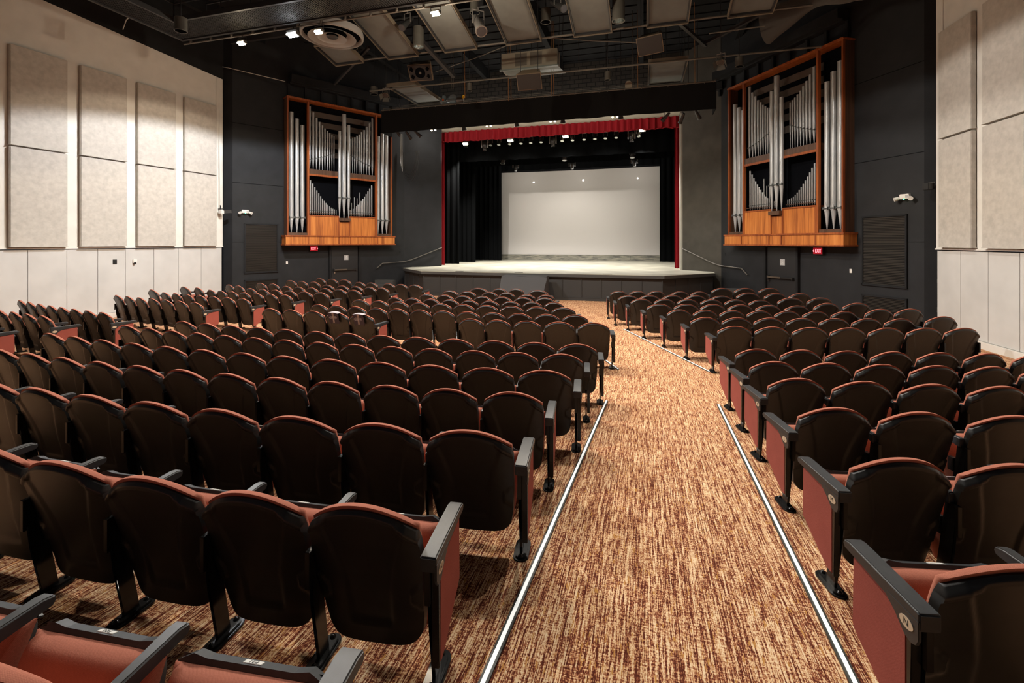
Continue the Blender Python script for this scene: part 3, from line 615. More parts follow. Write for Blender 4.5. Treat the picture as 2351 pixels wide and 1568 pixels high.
SEATS = json.loads('''{"AR":[[-0.721,14.211,0,0],[-0.182,14.365,0,0],[0.348,14.517,0,0],[1.019,14.608,0,1],[1.571,14.728,0,1],[2.249,15.209,1,2],[2.916,15.399,1,2],[3.621,15.6,1,2]],"BR":[[-0.419,13.121,0,0],[0.141,13.36,0,0],[0.751,13.547,0,0],[1.355,13.665,0,0],[2.015,13.716,0,0],[2.728,13.985,1,1],[3.417,14.092,1,1],[4.038,14.225,1,1]],"CR":[[-0.069,12.458,0,0],[0.503,12.586,0,0],[1.07,12.704,0,0],[1.646,12.821,0,0],[2.228,12.931,0,0],[2.81,13.035,0,0],[3.5,13.051,1,1],[4.2,13.25,1,1]],"DR":[[0.346,11.536,0,0],[0.95,11.69,0,0],[1.548,11.821,0,0],[2.154,11.931,0,0],[2.76,12.023,0,0],[3.369,12.098,0,0],[3.984,12.152,1,1],[4.644,12.355,1,1]],"ER":[[0.725,10.701,0,0],[1.26,10.8,0,0],[1.808,10.905,0,0],[2.363,11.017,0,0],[2.921,11.135,0,0],[3.487,11.261,0,0],[4.052,11.389,0,0],[4.678,11.382,1,1],[5.287,11.588,1,1]],"FR":[[1.136,9.748,0,0],[1.718,9.884,0,0],[2.31,10.022,0,0],[2.904,10.161,0,0],[3.497,10.304,0,0],[4.089,10.448,0,0],[4.677,10.594,0,0],[5.326,10.577,1,1]],"GR":[[1.506,8.876,0,0],[2.111,8.987,0,0],[2.726,9.111,0,0],[3.34,9.251,0,0],[3.96,9.408,0,0],[4.58,9.577,0,0],[5.199,9.757,0,0]],"HR":[[1.399,6.772,0,0],[1.943,6.868,0,0],[2.479,6.958,0,0],[3.01,7.049,0,0],[3.541,7.139,0,0],[4.069,7.227,0,0],[4.594,7.312,0,0]],"JR":[[1.403,5.942,0,0],[1.951,6.022,0,0],[2.497,6.107,0,0],[3.037,6.199,0,0],[3.573,6.294,0,0],[4.106,6.393,0,0]],"KR":[[1.399,5.112,0,0],[1.955,5.156,0,0],[2.511,5.218,0,0],[3.064,5.301,0,0],[3.624,5.405,0,0]],"LR":[[1.378,4.139,0,0],[1.93,4.196,0,0],[2.534,4.286,0,0]],"MR":[[1.365,3.173,0,0],[1.909,3.257,0,0]],"NR":[[1.3,2.194,0,0]],"AL":[[-7.515,14.385,0,0],[-8.094,14.473,0,0],[-8.641,14.578,0,0],[-9.419,14.717,0,1],[-9.971,14.803,0,1],[-10.814,15.098,1,2],[-11.451,15.214,1,2],[-12.062,15.303,1,2]],"BL":[[-8.037,13.176,0,0],[-8.56,13.283,0,0],[-9.132,13.374,0,0],[-9.723,13.457,0,0],[-10.367,13.529,0,0],[-11.27,13.99,1,1],[-11.849,14.072,1,1],[-12.501,14.24,1,1]],"CL":[[-8.49,12.323,0,0],[-9.085,12.432,0,0],[-9.676,12.536,0,0],[-10.264,12.631,0,0],[-10.825,12.714,0,0],[-11.382,12.789,0,0],[-12.058,12.938,1,1],[-12.687,13.052,1,1]],"DL":[[-8.998,11.463,0,0],[-9.631,11.555,0,0],[-10.241,11.644,0,0],[-10.838,11.735,0,0],[-11.402,11.819,0,0],[-11.959,11.901,0,0],[-12.596,12.065,1,1],[-13.135,12.211,1,1]],"EL":[[-9.587,10.737,0,0],[-10.105,10.773,0,0],[-10.64,10.826,0,0],[-11.165,10.892,0,0],[-11.684,10.975,0,0],[-12.206,11.069,0,0],[-12.725,11.179,0,0],[-13.274,11.212,1,1],[-13.964,11.32,1,1]],"FL":[[-10.016,9.735,0,0],[-10.6,9.813,0,0],[-11.163,9.891,0,0],[-11.715,9.971,0,0],[-12.269,10.056,0,0],[-12.805,10.144,0,0],[-13.346,10.237,0,0],[-14.009,10.37,1,1]],"GL":[[-10.49,8.804,0,0],[-11.058,8.88,0,0],[-11.629,8.961,0,0],[-12.194,9.047,0,0],[-12.763,9.138,0,0],[-13.326,9.238,0,0],[-13.895,9.346,0,0]],"HL":[[-10.282,6.688,0,0],[-10.787,6.753,0,0],[-11.302,6.831,0,0],[-11.841,6.92,0,0],[-12.384,7.022,0,0],[-12.933,7.133,0,0],[-13.503,7.256,0,0],[-14.072,7.391,0,0]],"JL":[[-10.53,5.876,0,0],[-11.05,5.931,0,0],[-11.601,6.01,0,0],[-12.171,6.089,0,0]],"KL":[[-10.512,4.955,0,0]],"AC":[[-3.083,13.779,0,0],[-3.845,14.062,0,1],[-4.361,13.984,0,1],[-5.054,13.943,0,1]],"BC":[[-2.618,12.679,0,0],[-3.154,12.636,0,0],[-3.821,12.93,0,1],[-4.351,12.947,0,1],[-5.033,12.925,0,1],[-5.605,12.965,0,1]],"CC":[[-2.502,12.014,0,0],[-3.071,11.951,0,0],[-3.636,11.906,0,0],[-4.195,11.886,0,0],[-4.749,11.887,0,0],[-5.305,11.911,0,0],[-5.864,11.957,0,0]],"DC":[[-2.102,11.179,0,0],[-2.632,11.115,0,0],[-3.161,11.062,0,0],[-3.696,11.021,0,0],[-4.221,10.995,0,0],[-4.749,10.983,0,0],[-5.28,10.989,0,0],[-5.81,11.009,0,0],[-6.339,11.041,0,0]],"EC":[[-1.731,10.344,0,0],[-2.322,10.292,0,0],[-2.905,10.253,0,0],[-3.496,10.229,0,0],[-4.07,10.217,0,0],[-4.64,10.216,0,0],[-5.215,10.226,0,0],[-5.786,10.252,0,0],[-6.354,10.285,0,0],[-6.932,10.336,0,0]],"FC":[[-1.331,9.362,0,0],[-1.893,9.299,0,0],[-2.453,9.246,0,0],[-3.005,9.207,0,0],[-3.554,9.178,0,0],[-4.103,9.158,0,0],[-4.647,9.151,0,0],[-5.187,9.157,0,0],[-5.716,9.173,0,0],[-6.26,9.198,0,0],[-6.797,9.236,0,0],[-7.333,9.287,0,0]],"GC":[[-0.879,8.546,0,0],[-1.494,8.474,0,0],[-2.085,8.417,0,0],[-2.644,8.38,0,0],[-3.162,8.36,0,0],[-5.526,8.301,0,1],[-6.138,8.336,0,1],[-6.737,8.371,0,1],[-7.324,8.403,0,1],[-7.899,8.436,0,1]],"HC":[[-0.883,6.444,0,0],[-1.457,6.388,0,0],[-2.035,6.338,0,0],[-2.625,6.296,0,0],[-3.205,6.265,0,0],[-3.777,6.245,0,0],[-4.35,6.233,0,0],[-4.923,6.23,0,0],[-5.51,6.236,0,0],[-6.076,6.252,0,0],[-6.648,6.277,0,0],[-7.222,6.311,0,0],[-7.799,6.354,0,0]],"JC":[[-0.961,5.652,0,0],[-1.497,5.583,0,0],[-2.035,5.524,0,0],[-2.59,5.476,0,0],[-3.127,5.441,0,0],[-3.67,5.415,0,0],[-4.207,5.401,0,0],[-4.758,5.397,0,0],[-5.295,5.403,0,0],[-5.839,5.42,0,0],[-6.383,5.447,0,0],[-6.934,5.485,0,0],[-7.467,5.536,0,0],[-8.025,5.595,0,0]],"KC":[[-0.981,4.718,0,0],[-1.569,4.645,0,0],[-2.164,4.583,0,0],[-2.751,4.534,0,0],[-3.344,4.498,0,0],[-3.939,4.474,0,0],[-4.518,4.462,0,0],[-5.116,4.461,0,0],[-5.713,4.471,0,0],[-6.306,4.494,0,0],[-6.914,4.529,0,0],[-7.515,4.576,0,0],[-8.115,4.633,0,0]],"LC":[[-1.07,3.832,0,0],[-1.621,3.765,0,0],[-2.154,3.71,0,0],[-2.71,3.663,0,0],[-3.254,3.629,0,0],[-3.809,3.604,0,0],[-4.364,3.587,0,0],[-4.916,3.58,0,0],[-5.488,3.583,0,0],[-6.052,3.598,0,0],[-6.62,3.621,0,0],[-7.203,3.655,0,0]],"MC":[[-1.091,2.878,0,0],[-1.701,2.819,0,0],[-2.326,2.77,0,0],[-2.952,2.735,0,0],[-3.574,2.712,0,0],[-4.196,2.703,0,0],[-4.813,2.705,0,0],[-5.436,2.719,0,0]],"NC":[[-1.206,1.879,0,0],[-1.762,1.828,0,0],[-2.346,1.8,0,0],[-2.962,1.794,0,0],[-3.623,1.808,0,0]]}''')
ORD = ['', 'first', 'second', 'third', 'fourth', 'fifth', 'sixth', 'seventh', 'eighth', 'ninth', 'tenth', 'eleventh', 'twelfth', 'thirteenth', 'fourteenth']
ROWS = 'ABCDEFGHJKLMNP'
for _k, _S in SEATS.items():      # neighbours never closer than a seat's width
    for _a, _b in zip(_S, _S[1:]):
        dx, dy = _b[0]-_a[0], _b[1]-_a[1]; q = math.hypot(dx, dy)
        if q < .525: _b[0] = round(_a[0]+dx*.53/q, 3); _b[1] = round(_a[1]+dy*.53/q, 3)
SEATS['PC'] = [[-1.19, .93, 0, 0], [-1.79, .885, 0, 0], [-2.40, .86, 0, 0], [-3.01, .86, 0, 0]]
first_made = {}
def head(x): return -.034*(x+4.5)
def place(row, blk, i, n, x, y, up, left, right, panel, plate, width):
    key = (left, right, panel, plate)
    if key not in PROTO:
        PROTO[key] = make_seat(*key); index_kids(); o = PROTO[key]
    else: o = copy_tree(PROTO[key])
    h = head(x); z = fz(x, y+.05)
    o.location = (x, y, z); o.rotation_euler = (0, 0, -h); o.scale = (width/.58, 1, 1.09 if (up and blk == 'R') else (1.06 if up else 1))
    bl = {'C': 'middle block', 'L': 'left block', 'R': 'right block'}[blk]
    rn = ORD[ROWS.index(row)+1]+' row from stage'
    if blk == 'C': who = ORD[i+1]+' from its right end'
    else: who = ORD[i+1]+' from the aisle'
    if row == 'P': o['label'] = 'folded-up red seat at bottom left of the photo, nearest row, '+ORD[i+1]+' from aisle'
    elif row == 'N' and blk == 'R': o['label'] = 'partly seen red seat at the bottom right corner, end panel on aisle'
    else: o['label'] = 'red seat, black back, %s, %s, %s' % (bl, rn, who)
    o['group'] = 'folding theatre seats in the '+bl
    return o
seat_obj = {}
for key in sorted(SEATS):
    row, blk = key[0], key[1]; S = SEATS[key]; n = len(S); pts = [Vector((a[0], a[1])) for a in S]
    segs = [a[3] for a in S]
    for i, (x, y, up, sg) in enumerate(S):
        nb = [(pts[i]-pts[j]).length for j in (i-1, i+1) if 0 <= j < n and segs[j] == sg]
        allnb = [(pts[i]-pts[j]).length for j in (i-1, i+1) if 0 <= j < n]
        width = min([.66]+[q*.97 for q in allnb]) if allnb else .58
        nextgap = i+1 >= n or (pts[i+1]-pts[i]).length > .72       # towards larger index
        if blk in 'CL':       # index runs from the right-hand end to the left
            right = (i == 0) or (pts[i]-pts[i-1]).length > .72; left = True
            panel = 1 if (i == 0 or (row == 'G' and blk == 'C' and i == 5)) else 0
            if i == n-1 and blk == 'C': panel = 0 if panel else 0
        else:                 # right block: index runs from the left-hand end to the right
            left = True; right = nextgap
            panel = -1 if i == 0 else 0
        seat_obj[key, i] = place(row, blk, i, n, x, y, up, left, right, panel, row in 'LMNP', width)
# row letters on the nearer aisle ends, seat numbers on the nearest row
def find(o, name): return [c for c in bpy.data.objects if c.parent == o and c.name.split('.')[0] == name]
for row in 'KLMNP':
    for blk, sd in (('C', 1), ('R', -1)):
        if (row+blk, 0) not in seat_obj: continue
        ar = [a for a in find(seat_obj[row+blk, 0], 'armrest') if find(a, 'row_plate')][0]; rp = find(ar, 'row_plate')[0]
        M = Matrix.Translation((sd*(.318+.057), -.057, .566)) @ Matrix.Rotation(sd*PI/2, 4, 'Z') @ Matrix.Rotation(PI/2, 4, 'X')
        text('row_letter', row, .034, 'ink', ar, M, .0004)
for i, s in ((0, 'P21'), (1, 'P20')):
    st_ = find(seat_obj['PC', i], 'seat')[0]; c = seat_pt(0, .4400, -.004)
    M = Matrix.Translation(c) @ Matrix((Vector((-1, 0, 0)), NN, D)).transposed().to_4x4()
    text('seat_number', s, .022, 'ink', st_, M, .0003)
# reserved covers on two seats of the row with the gap
for i, nm in ((5, 'right'), (6, 'left')):
    so = seat_obj['GC', i]
    t = thing('reserved_seat_cover', 'dark reserved seat cover over the %s of the two covered seat backs' % nm, 'seat cover', so.location, so.rotation_euler.z, 'reserved covers on seat backs')
    b = MB()
    def cv(u, v, o=0):
        x = (-.13+.26*u)*(1-.12*v); k = v*.30; zt = ztop(x, .850)
        if v < .12: return (x, ycen(.84)+.05-.10*(v/.12)-o, zt+.014-.008*v/.12+o*.3)
        d = (v-.12)*.27; z = zt+.006-d; return (x, ycen(z)-.050-.010*math.sin(u*9+v*3)*v-o, z)
    b.grid(cv, 26, 18); b.build('cloth', 'cover_navy', t, smooth=60)
    b = MB(); b.grid(lambda u, v: cv(.40+.2*u-.05*(v), .14+.80*v, .004), 6, 14); b.build('pale_panel', 'cover_pale', t, smooth=60)
    b = MB(); b.grid(lambda u, v: cv(u, .13*v, .003), 12, 4); b.build('top_band', 'cover_pale', t, smooth=60)
    z = .745; y = ycen(z)-.070
    text('print', 'RESERVED', .043, 'cover_print', t, Matrix.Translation((0, y, z)) @ Matrix.Rotation(math.radians(78), 4, 'X'), .0006)
    b = MB(); b.box((0, y+.004, z+.026), (.15, .002, .004)); b.box((0, y-.004, z-.026), (.15, .002, .004)); b.build('print_rule', 'cover_print', t)
# ================================================================ ORGAN CASES
def organ(s):
    P = Vector((-14.08, 15.72)); d = Vector((.515, .857)).normalized(); W_ = 4.76
    if s > 0: P = Vector((mx(P.x)+.0, P.y))
    t = thing('pipe_organ', 'silver pipe organ in an orange wood case on the %s wall' % ('left' if s < 0 else 'right'), 'pipe organ', (P.x, P.y, 2.17), 0, 'pipe organ cases')
    sg = -s   # +1 left organ: u runs to +x
    M = Matrix(((sg*d.x, -sg*d.y*(-1), 0, 0), (d.y, 0, 0, 0), (0, 0, 1, 0), (0, 0, 0, 1)))
    # local (u, v, z): u along the wall away from the camera, v towards the hall
    nv = Vector((sg*d.y, -d.x)); M = Matrix(((sg*d.x, nv.x, 0, 0), (d.y, nv.y, 0, 0), (0, 0, 1, 0), (0, 0, 0, 1)))
    Z0 = 2.17
    def mb(): b = MB(); b.M = M; return b
    T = 8.34-Z0; DP = .46
    for u0 in (0, W_-.05): b = mb(); b.b2((u0, -.09, .42), (u0+.05, 0, T)); b.build('case_side', 'organ_trim', t, bevel=.006); b = mb(); b.b2((u0+.005, -DP, .42), (u0+.045, -.09, T-.06)); b.build('case_flank', 'organ_dark_wood', t)
    b = mb(); b.b2((-.02, -DP, T-.06), (W_+.02, .02, T-.0)); b.b2((.0, -.03, T-.08), (W_, -.0, T-.06)); b.build('case_top', 'organ_trim', t, bevel=.006)
    for u in (.80, 3.90): b = mb(); b.b2((u, -.10, .42), (u+.075, .012, T-.09)); b.build('case_post', 'organ_trim', t, bevel=.005)
    b = mb(); b.b2((.02, -DP, .1), (W_-.02, -DP+.02, T-.05)); b.build('case_back', 'organ_void', t)
    # lower ledge
    b = mb(); b.b2((-.08, -DP, .04), (W_+.08, .08, .37)); b.build('ledge_panel', 'organ_wood', t)
    b = mb(); b.b2((-.12, -DP, 0), (W_+.12, .12, .05)); b.b2((-.11, -DP, .36), (W_+.11, .11, .42))
    for u in (.80, 2.10, 2.62, 3.92): b.b2((u, .07, .05), (u+.05, .10, .36))
    b.build('ledge_moulding', 'organ_trim', t, bevel=.006)
    # upper wood panels
    for u0, u1, h in ((.90, 2.12, 1.24), (2.17, 2.60, 1.03), (2.66, 3.87, 1.24)):
        b = mb(); b.b2((u0, -.05, .42), (u1, -.0, h)); b.build('wood_panel', 'organ_wood', t)
    b = mb()
    for u in (.875, 2.12, 2.60, 3.86): b.b2((u, -.06, .42), (u+.05, .02, 1.28))
    for u0, u1 in ((.88, 2.15), (2.62, 3.90)): b.b2((u0, -.30, 1.24), (u1, .025, 1.29))
    b.build('panel_frame', 'organ_trim', t, bevel=.004)
    b = mb(); b.b2((2.15, -.15, 1.06), (2.63, .14, 1.20)); b.build('pipe_block', 'organ_dark_wood', t, bevel=.006)
    for u0, u1 in ((.05, .80), (3.975, 4.71)): b = mb(); b.b2((u0, -.34, .42), (u1, -.02, .53)); b.build('pipe_shelf', 'organ_dark_wood', t)
    for u0, u1 in ((.875, 2.12), (2.62, 3.90)):
        b = mb(); b.b2((u0, -.30, 3.03), (u1, -.02, 3.25)); sh_ = b.build('pipe_shelf', 'organ_dark_wood', t)
        b = mb(); b.b2((u0, -.05, 2.96), (u1, .0, 3.04)); b.build('shelf_trim', 'organ_trim', sh_)
        b = mb(); b.b2((u0+.02, -.10, 1.38), (u1-.02, -.085, 1.40)); b.build('rack_rail', 'organ_dark_wood', t)
    for k in range(5): b = mb(); b.b2((.95, -.40, 3.9+k*.42), (3.85, -.38, 4.14+k*.42)); b.build('swell_slat', 'slat_brown', t)
    def pipe(u, v, zf, zm, zt, r, n=18):
        p = mb(); zf -= Z0; zm -= Z0; zt -= Z0
        p.lathe((u, v, 0), [(r*.16, zf), (r*.98, zm-.03), (r*.98, zm), (r, zm+.001), (r, zt-.05), (r, zt)], n)
        o = p.build('organ_pipe', 'pipe_metal', t, smooth=30)
        if r > .05:
            q = mb(); q.add([(u-r*.75, v+r*.85, zm+.02), (u+r*.75, v+r*.85, zm+.02), (u, v+r*1.12, zm+r*3.2)], [(0, 1, 2)]); q.add([(u-r*.75, v+r*.85, zm-.03), (u+r*.75, v+r*.85, zm-.03), (u, v+r*.95, zm-r*1.6)], [(0, 1, 2)])
            q.build('pipe_lip', 'pipe_metal', o)
        q = mb(); q.box((u, v+r*.9, zm-.005), (r*1.9, r*.5, max(.02, r*.45)))
        for e in (-1, 1): q.box((u+e*r*1.0, v+r*.75, zm), (r*.18, r*.9, r*1.0))
        q.build('pipe_mouth', 'pipe_mouth', o)
        return o
    v0 = -.17
    for u, zt in ((.21, 7.72), (.43, 7.48), (.65, 7.24), (4.10, 7.32), (4.32, 7.48), (4.54, 7.66)): pipe(u, v0, 2.70, 3.34, zt, .086)
    for u, zt, r in ((2.17, 7.22, .066), (2.37, 8.0, .088), (2.58, 7.54, .068)): pipe(u, .02, 3.37, 4.27, zt, r)
    us = [.95, 1.10, 1.24, 1.37, 1.49, 1.60, 1.71, 1.81, 1.91, 2.0]; zt = [8.11, 7.87, 7.67, 7.51, 7.38, 7.27, 7.18, 7.11, 7.05, 7.0]
    for k, (u, z) in enumerate(zip(us, zt)):
        r = .050-.0026*k; zm = 5.83+.045*k
        pipe(u, v0, 5.42, zm, z, r, 14); pipe(4.76-u, v0, 5.42, zm, z-.02*(k % 2), r, 14)
    for k in range(15):
        f = k/14; u = .98+1.12*f**.92; z = 3.74+1.22*(1-f)**1.75; r = .030-.016*f
        pipe(u, v0, 3.49, 3.66, z, r, 10); pipe(4.76-u, v0, 3.49, 3.66, z, r, 10)
    for k in range(5): pipe(3.25-.13*k, v0-.12, 3.5, 3.7, 4.6-.12*k-(k % 2)*.15, .014, 8)
    return t
for s in (-1, 1): organ(s)
# ================================================================ STAGE DRESSING
def pleats(b, x0, x1, y, z0, z1, amp, wl, hem=0, seed=0, nv=6):
    rnd = random.Random(seed); ph = [rnd.uniform(0, 6) for _ in range(6)]; n = int((x1-x0)/wl*8)
    def f(u, v):
        x = x0+(x1-x0)*u; q = x/wl*2*PI
        w_ = math.sin(q+.6*math.sin(x*1.3+ph[0]))+.35*math.sin(q*1.9+ph[1])+.3*math.sin(q*.47+ph[2])
        sharp = math.copysign(abs(w_)**.75, w_)
        return (x, y+amp*sharp*(1-.25*v), z0+(z1-z0)*v+(hem*(math.sin(x*5+ph[3])+.6*math.sin(x*11+ph[4]))*(1-v)**4))
    b.grid(f, max(12, n), nv); return b
b = MB(); pleats(b, -10.6, 1.6, 22.95, 7.68, 8.24, .075, .30, .022, 3); b.grid(lambda u, v: (-10.6+12.2*u, 22.90+.05*math.sin(u*250), 7.66+.04*v+.02*math.sin(u*61)), 400, 2)
tag(b.build('red_valance', 'stage_curtain_red', smooth=60), 'long pleated red velvet valance hanging under the proscenium header', 'valance')
b = MB(); pleats(b, -10.78, -10.38, 23.15, 1.06, 7.8, .03, .12, 0, 4, 20); tag(b.build('stage_curtain', 'stage_curtain_red', smooth=60), 'narrow gathered red curtain at the left edge of the stage opening', 'curtain')
b = MB(); pleats(b, 1.42, 1.80, 23.15, 1.06, 7.8, .03, .12, 0, 5, 20); tag(b.build('stage_curtain', 'stage_curtain_red', smooth=60), 'narrow gathered red curtain at the right edge of the stage opening', 'curtain')
for i, (x0, x1, y, nm) in enumerate([(-12.6, -10.17, 24.7, 'first'), (-12.8, -10.14, 27.2, 'second'), (-12.8, -9.42, 30.4, 'third')]):
    b = MB(); pleats(b, x0, x1, y, 1.06, 9.5, .06, .34, 0, 20+i, 8); tag(b.build('leg_curtain', 'black_velour', smooth=60), '%s black side curtain from the front at stage left side of photo' % nm, 'curtain', 'black side curtains')
for i, (x0, x1, y, nm) in enumerate([(2.2, 4.0, 24.7, 'first'), (2.1, 4.0, 27.2, 'second'), (1.0, 4.0, 31.0, 'third')]):
    b = MB(); pleats(b, x0, x1, y, 1.06, 9.5, .06, .34, 0, 30+i, 8); tag(b.build('leg_curtain', 'black_velour', smooth=60), '%s black side curtain from the front at the right of the stage' % nm, 'curtain', 'black side curtains')
for y, z, nm in ((25.0, 6.95, 'front'), (28.0, 7.15, 'middle'), (31.4, 7.34, 'rear')):
    b = MB(); pleats(b, -12.6, 4.0, y, z, 9.6, .03, .6, .01, int(y), 4); tag(b.build('border_curtain', 'black_velour', smooth=60), '%s black border curtain hanging across the top of the stage' % nm, 'curtain', 'black border curtains')
b = MB(); b.grid(lambda u, v: (-10.07+11.1*u, 32-.01*math.sin(u*7)*(1-v), 1.42+5.90*v-.03*math.sin(u*PI)*v), 30, 10); b.b2((-10.07, 32.0, 1.40), (1.03, 32.03, 1.46))
tag(b.build('projection_screen', 'screen_grey', smooth=60), 'large pale grey projection screen at the back of the stage', 'screen')
b = MB()
for k in range(5): b.b2((-10.6+k*2.44, 31.9, 1.05), (-10.6+k*2.44+2.43, 31.93, 1.43))
tag(b.build('masking_board', 'oak_board'), 'low grained wooden board running under the projection screen', 'board')
# black fabric pelmet hung from a pipe in front of the proscenium
t = thing('pelmet', 'wide black fabric pelmet hanging from a pipe in front of the proscenium', 'pelmet', (-4.4, 18.3, 7.18))
b = MB(); pleats(b, -6.9, 6.95, 0, 0, .99, .018, 1.1, .008, 9, 6); b.b2((-6.9, .02, .02), (-6.88, .9, .99)); b.b2((6.95, .02, .02), (6.97, .9, .99)); b.build('cloth', mat('pelmet_cloth', (.010, .0102, .0105), .9, spec=.1), t, smooth=60)
b = MB(); b.tube((-6.9, 0, 1.02), (6.95, 0, 1.02), .03); b.build('pipe', 'rig_grey', t, smooth=40)
b = MB()
for k in range(44): x = -6.8+k*.318; b.box((x, -.035, .99), (.03, .02, .05)); b.tube((x, -.03, 1.0), (x+.05, -.05, 1.07), .006)
b.build('cable_ties', 'rig_grey', t)['kind'] = 'stuff'
b = MB(); b.tube((-6.9, .12, 1.13), (6.0, .12, 1.12), .012); b.tube((-6.0, .14, 1.2), (5.5, .14, 1.19), .010); b.build('cable', 'rig_grey', t)
for x in (-6, -3, 0, 3, 6): b = MB(); b.tube((x, 0, 1.02), (x, 0, 3.66), .012); b.build('hanger', 'rig_dark', t)
# ================================================================ LUMINAIRES
def par(name, label, loc, tgt, r=.10, L=.24, m='fixture_black', lens=None, group=None, cat='stage light', hang=.22, barn=False, top=None):
    t = thing(name, label, cat, loc, 0, group); d = (Vector(tgt)-Vector(loc)).normalized()
    b = MB(); e = d*L; b.tube(-d*L*.55, d*L*.1, r*.55, r*.8, 16); b.tube(d*L*.1, d*L*.55, r*.8, r, 16); b.tube(d*L*.5, d*L*.6, r*1.08, r*1.08, 16); b.build('housing', m, t, smooth=35)
    b = MB(); b.tube(d*L*.6, d*L*.607, r*.9, r*.9, 16); b.build('lens', lens or 'reflector', t)
    x = d.cross(Vector((0, 0, 1))); x = Vector((1, 0, 0)) if x.length < .01 else x.normalized()
    b = MB(); b.path([x*r*1.1, x*r*1.1+Vector((0, 0, hang*.8)), -x*r*1.1+Vector((0, 0, hang*.8)), -x*r*1.1], .012, 6); b.tube((0, 0, hang*.8), (0, 0, hang), .018); b.build('yoke', 'fixture_grey', t)
    if top: b = MB(); b.tube((0, 0, hang), (0, 0, top-loc[2]), .012, n=6); b.build('stem', 'rig_dark', t)
    if barn:
        y = d.cross(x); b = MB()
        for q in (x, -x, y, -y):
            o_ = q.cross(d); c0 = d*L*.6+q*r; c1 = d*L*1.25+q*r*1.7
            b.add([c0+o_*r*.9, c0-o_*r*.9, c1-o_*r*1.2, c1+o_*r*1.2], [(0, 1, 2, 3)])
        b.build('barn_doors', m, t)
    return t
def flood(name, label, loc, cw, sc=1, group=None):
    t = thing(name, label, 'work light', loc, 0, group)
    b = MB(); b.box((0, 0, .06), (.26*sc, .14*sc, .10*sc)); b.build('housing', 'fixture_grey', t, bevel=.01)
    b = MB(); b.box((0, -.065*sc, .035), (.22*sc, .03, .075*sc), Matrix.Rotation(-.5, 3, 'X')); b.tube((-.1*sc, 0, -.005), (.1*sc, 0, -.005), .032*sc, n=12); b.build('glowing_lamp', 'lamp_glow_white' if cw else 'lamp_glow_warm', t)
    b = MB(); b.path([(-.15*sc, 0, .06), (-.15*sc, 0, .2), (.15*sc, 0, .2), (.15*sc, 0, .06)], .01, 6); b.tube((0, 0, .2), (0, 0, .26), .016); b.build('yoke', 'fixture_black', t)
    return t
for (x, y, z, W, col), nm in zip(BACK, ('left', 'middle', 'right')):
    t_ = flood('work_light', '%s work light hung above the rear seat rows' % nm, (x, y, z+.03), False, 1.0, 'rear work lights'); b = MB(); b.tube((0, 0, .26), (0, 0, 10.84-z), .016); b.build('stem', 'rig_dark', t_)
NM = ['brightest work light blazing on the catwalk pipe', 'warm work light left of the brightest lamp on the catwalk', 'warm work light by the round ceiling diffuser', 'warm work light at the top centre on the catwalk pipe', 'added unseen work light on the catwalk above the camera view', 'added unseen work light on the right half of the catwalk']
for (x, y, z, W, col), nm in zip(CAT, NM): flood('work_light', nm, (x, y, z+.03), col == COOL, 1.35 if col == COOL else .95, 'catwalk work lights')
for (x, y, z), nm in zip(STG, ('leftmost', 'second from left', 'third from left', 'rightmost and brightest')):
    flood('stage_flood', '%s glowing flood light under the red valance' % nm, (x, y, z), False, 1.3, 'glowing stage floods')
for (x, y, z), nm in zip(SOF, ('leftmost', 'second', 'third', 'rightmost')):
    t = thing('twin_spot', '%s pair of small glowing spots behind the pelmet' % nm, 'spotlight', (x, y, z), 0, 'twin glowing spots')
    for e in (-1, 1):
        b = MB(); b.tube((e*.1, 0, .02), (e*.1, .02, .16), .05, .04, 14); q = b.build('lamp_head', 'fixture_black', t, smooth=35)
        b = MB(); b.lathe((e*.1, 0, 0), [(.042, .012), (.042, .0), (.02, -.018)], 12); b.build('glowing_bulb', 'lamp_glow_warm', q)
    b = MB(); b.box((0, .01, .18), (.30, .05, .03)); b.tube((0, .01, .19), (0, .01, 10.85-z), .012); b.build('mount', 'rig_dark', t)
def W(px, py, y=None, z=None):
    """point on the line of sight at a given depth or height (used only to measure positions)"""
    X = (px-1175.5)/1060; c, s = math.cos(TH), math.sin(TH); d = (X*c-s, X*s+c, -(py-556)/1060)
    k = y/d[1] if y is not None else (z-2.3)/d[2]; return Vector((d[0]*k, d[1]*k, 2.3+d[2]*k))
# first electric pipe with a row of fixtures
t = thing('lighting_pipe', 'black lighting pipe behind the red valance', 'lighting pipe', (-4.4, 24.2, 8.05)); b = MB(); b.tube((-6.2, 0, 0), (6.2, 0, 0), .03); b.build('pipe', 'rig_dark', t)
for x in (-5, 0, 5): b = MB(); b.tube((x, 0, 0), (x, 0, 2.85), .012); b.build('hanger', 'rig_dark', t)
fx = [(1071, 334), (1127, 332), (1145.7, 331), (1170.6, 329), (1196.7, 329), (1219, 328), (1242.7, 327), (1291, 324), (1314.8, 322), (1341.5, 321), (1366, 320), (1390, 319), (1415, 316), (1466.5, 312)]
for i, (px, py) in enumerate(fx):
    p = W(px, py, y=24.2); p.z = 7.78
    par('stage_light', 'small stage light, %s from the left in the row under the valance' % ORD[i+1], p, p+Vector((.0, -.35, -1)), .095, .26, 'fixture_black', 'reflector', 'row of stage lights under the valance', hang=.24)
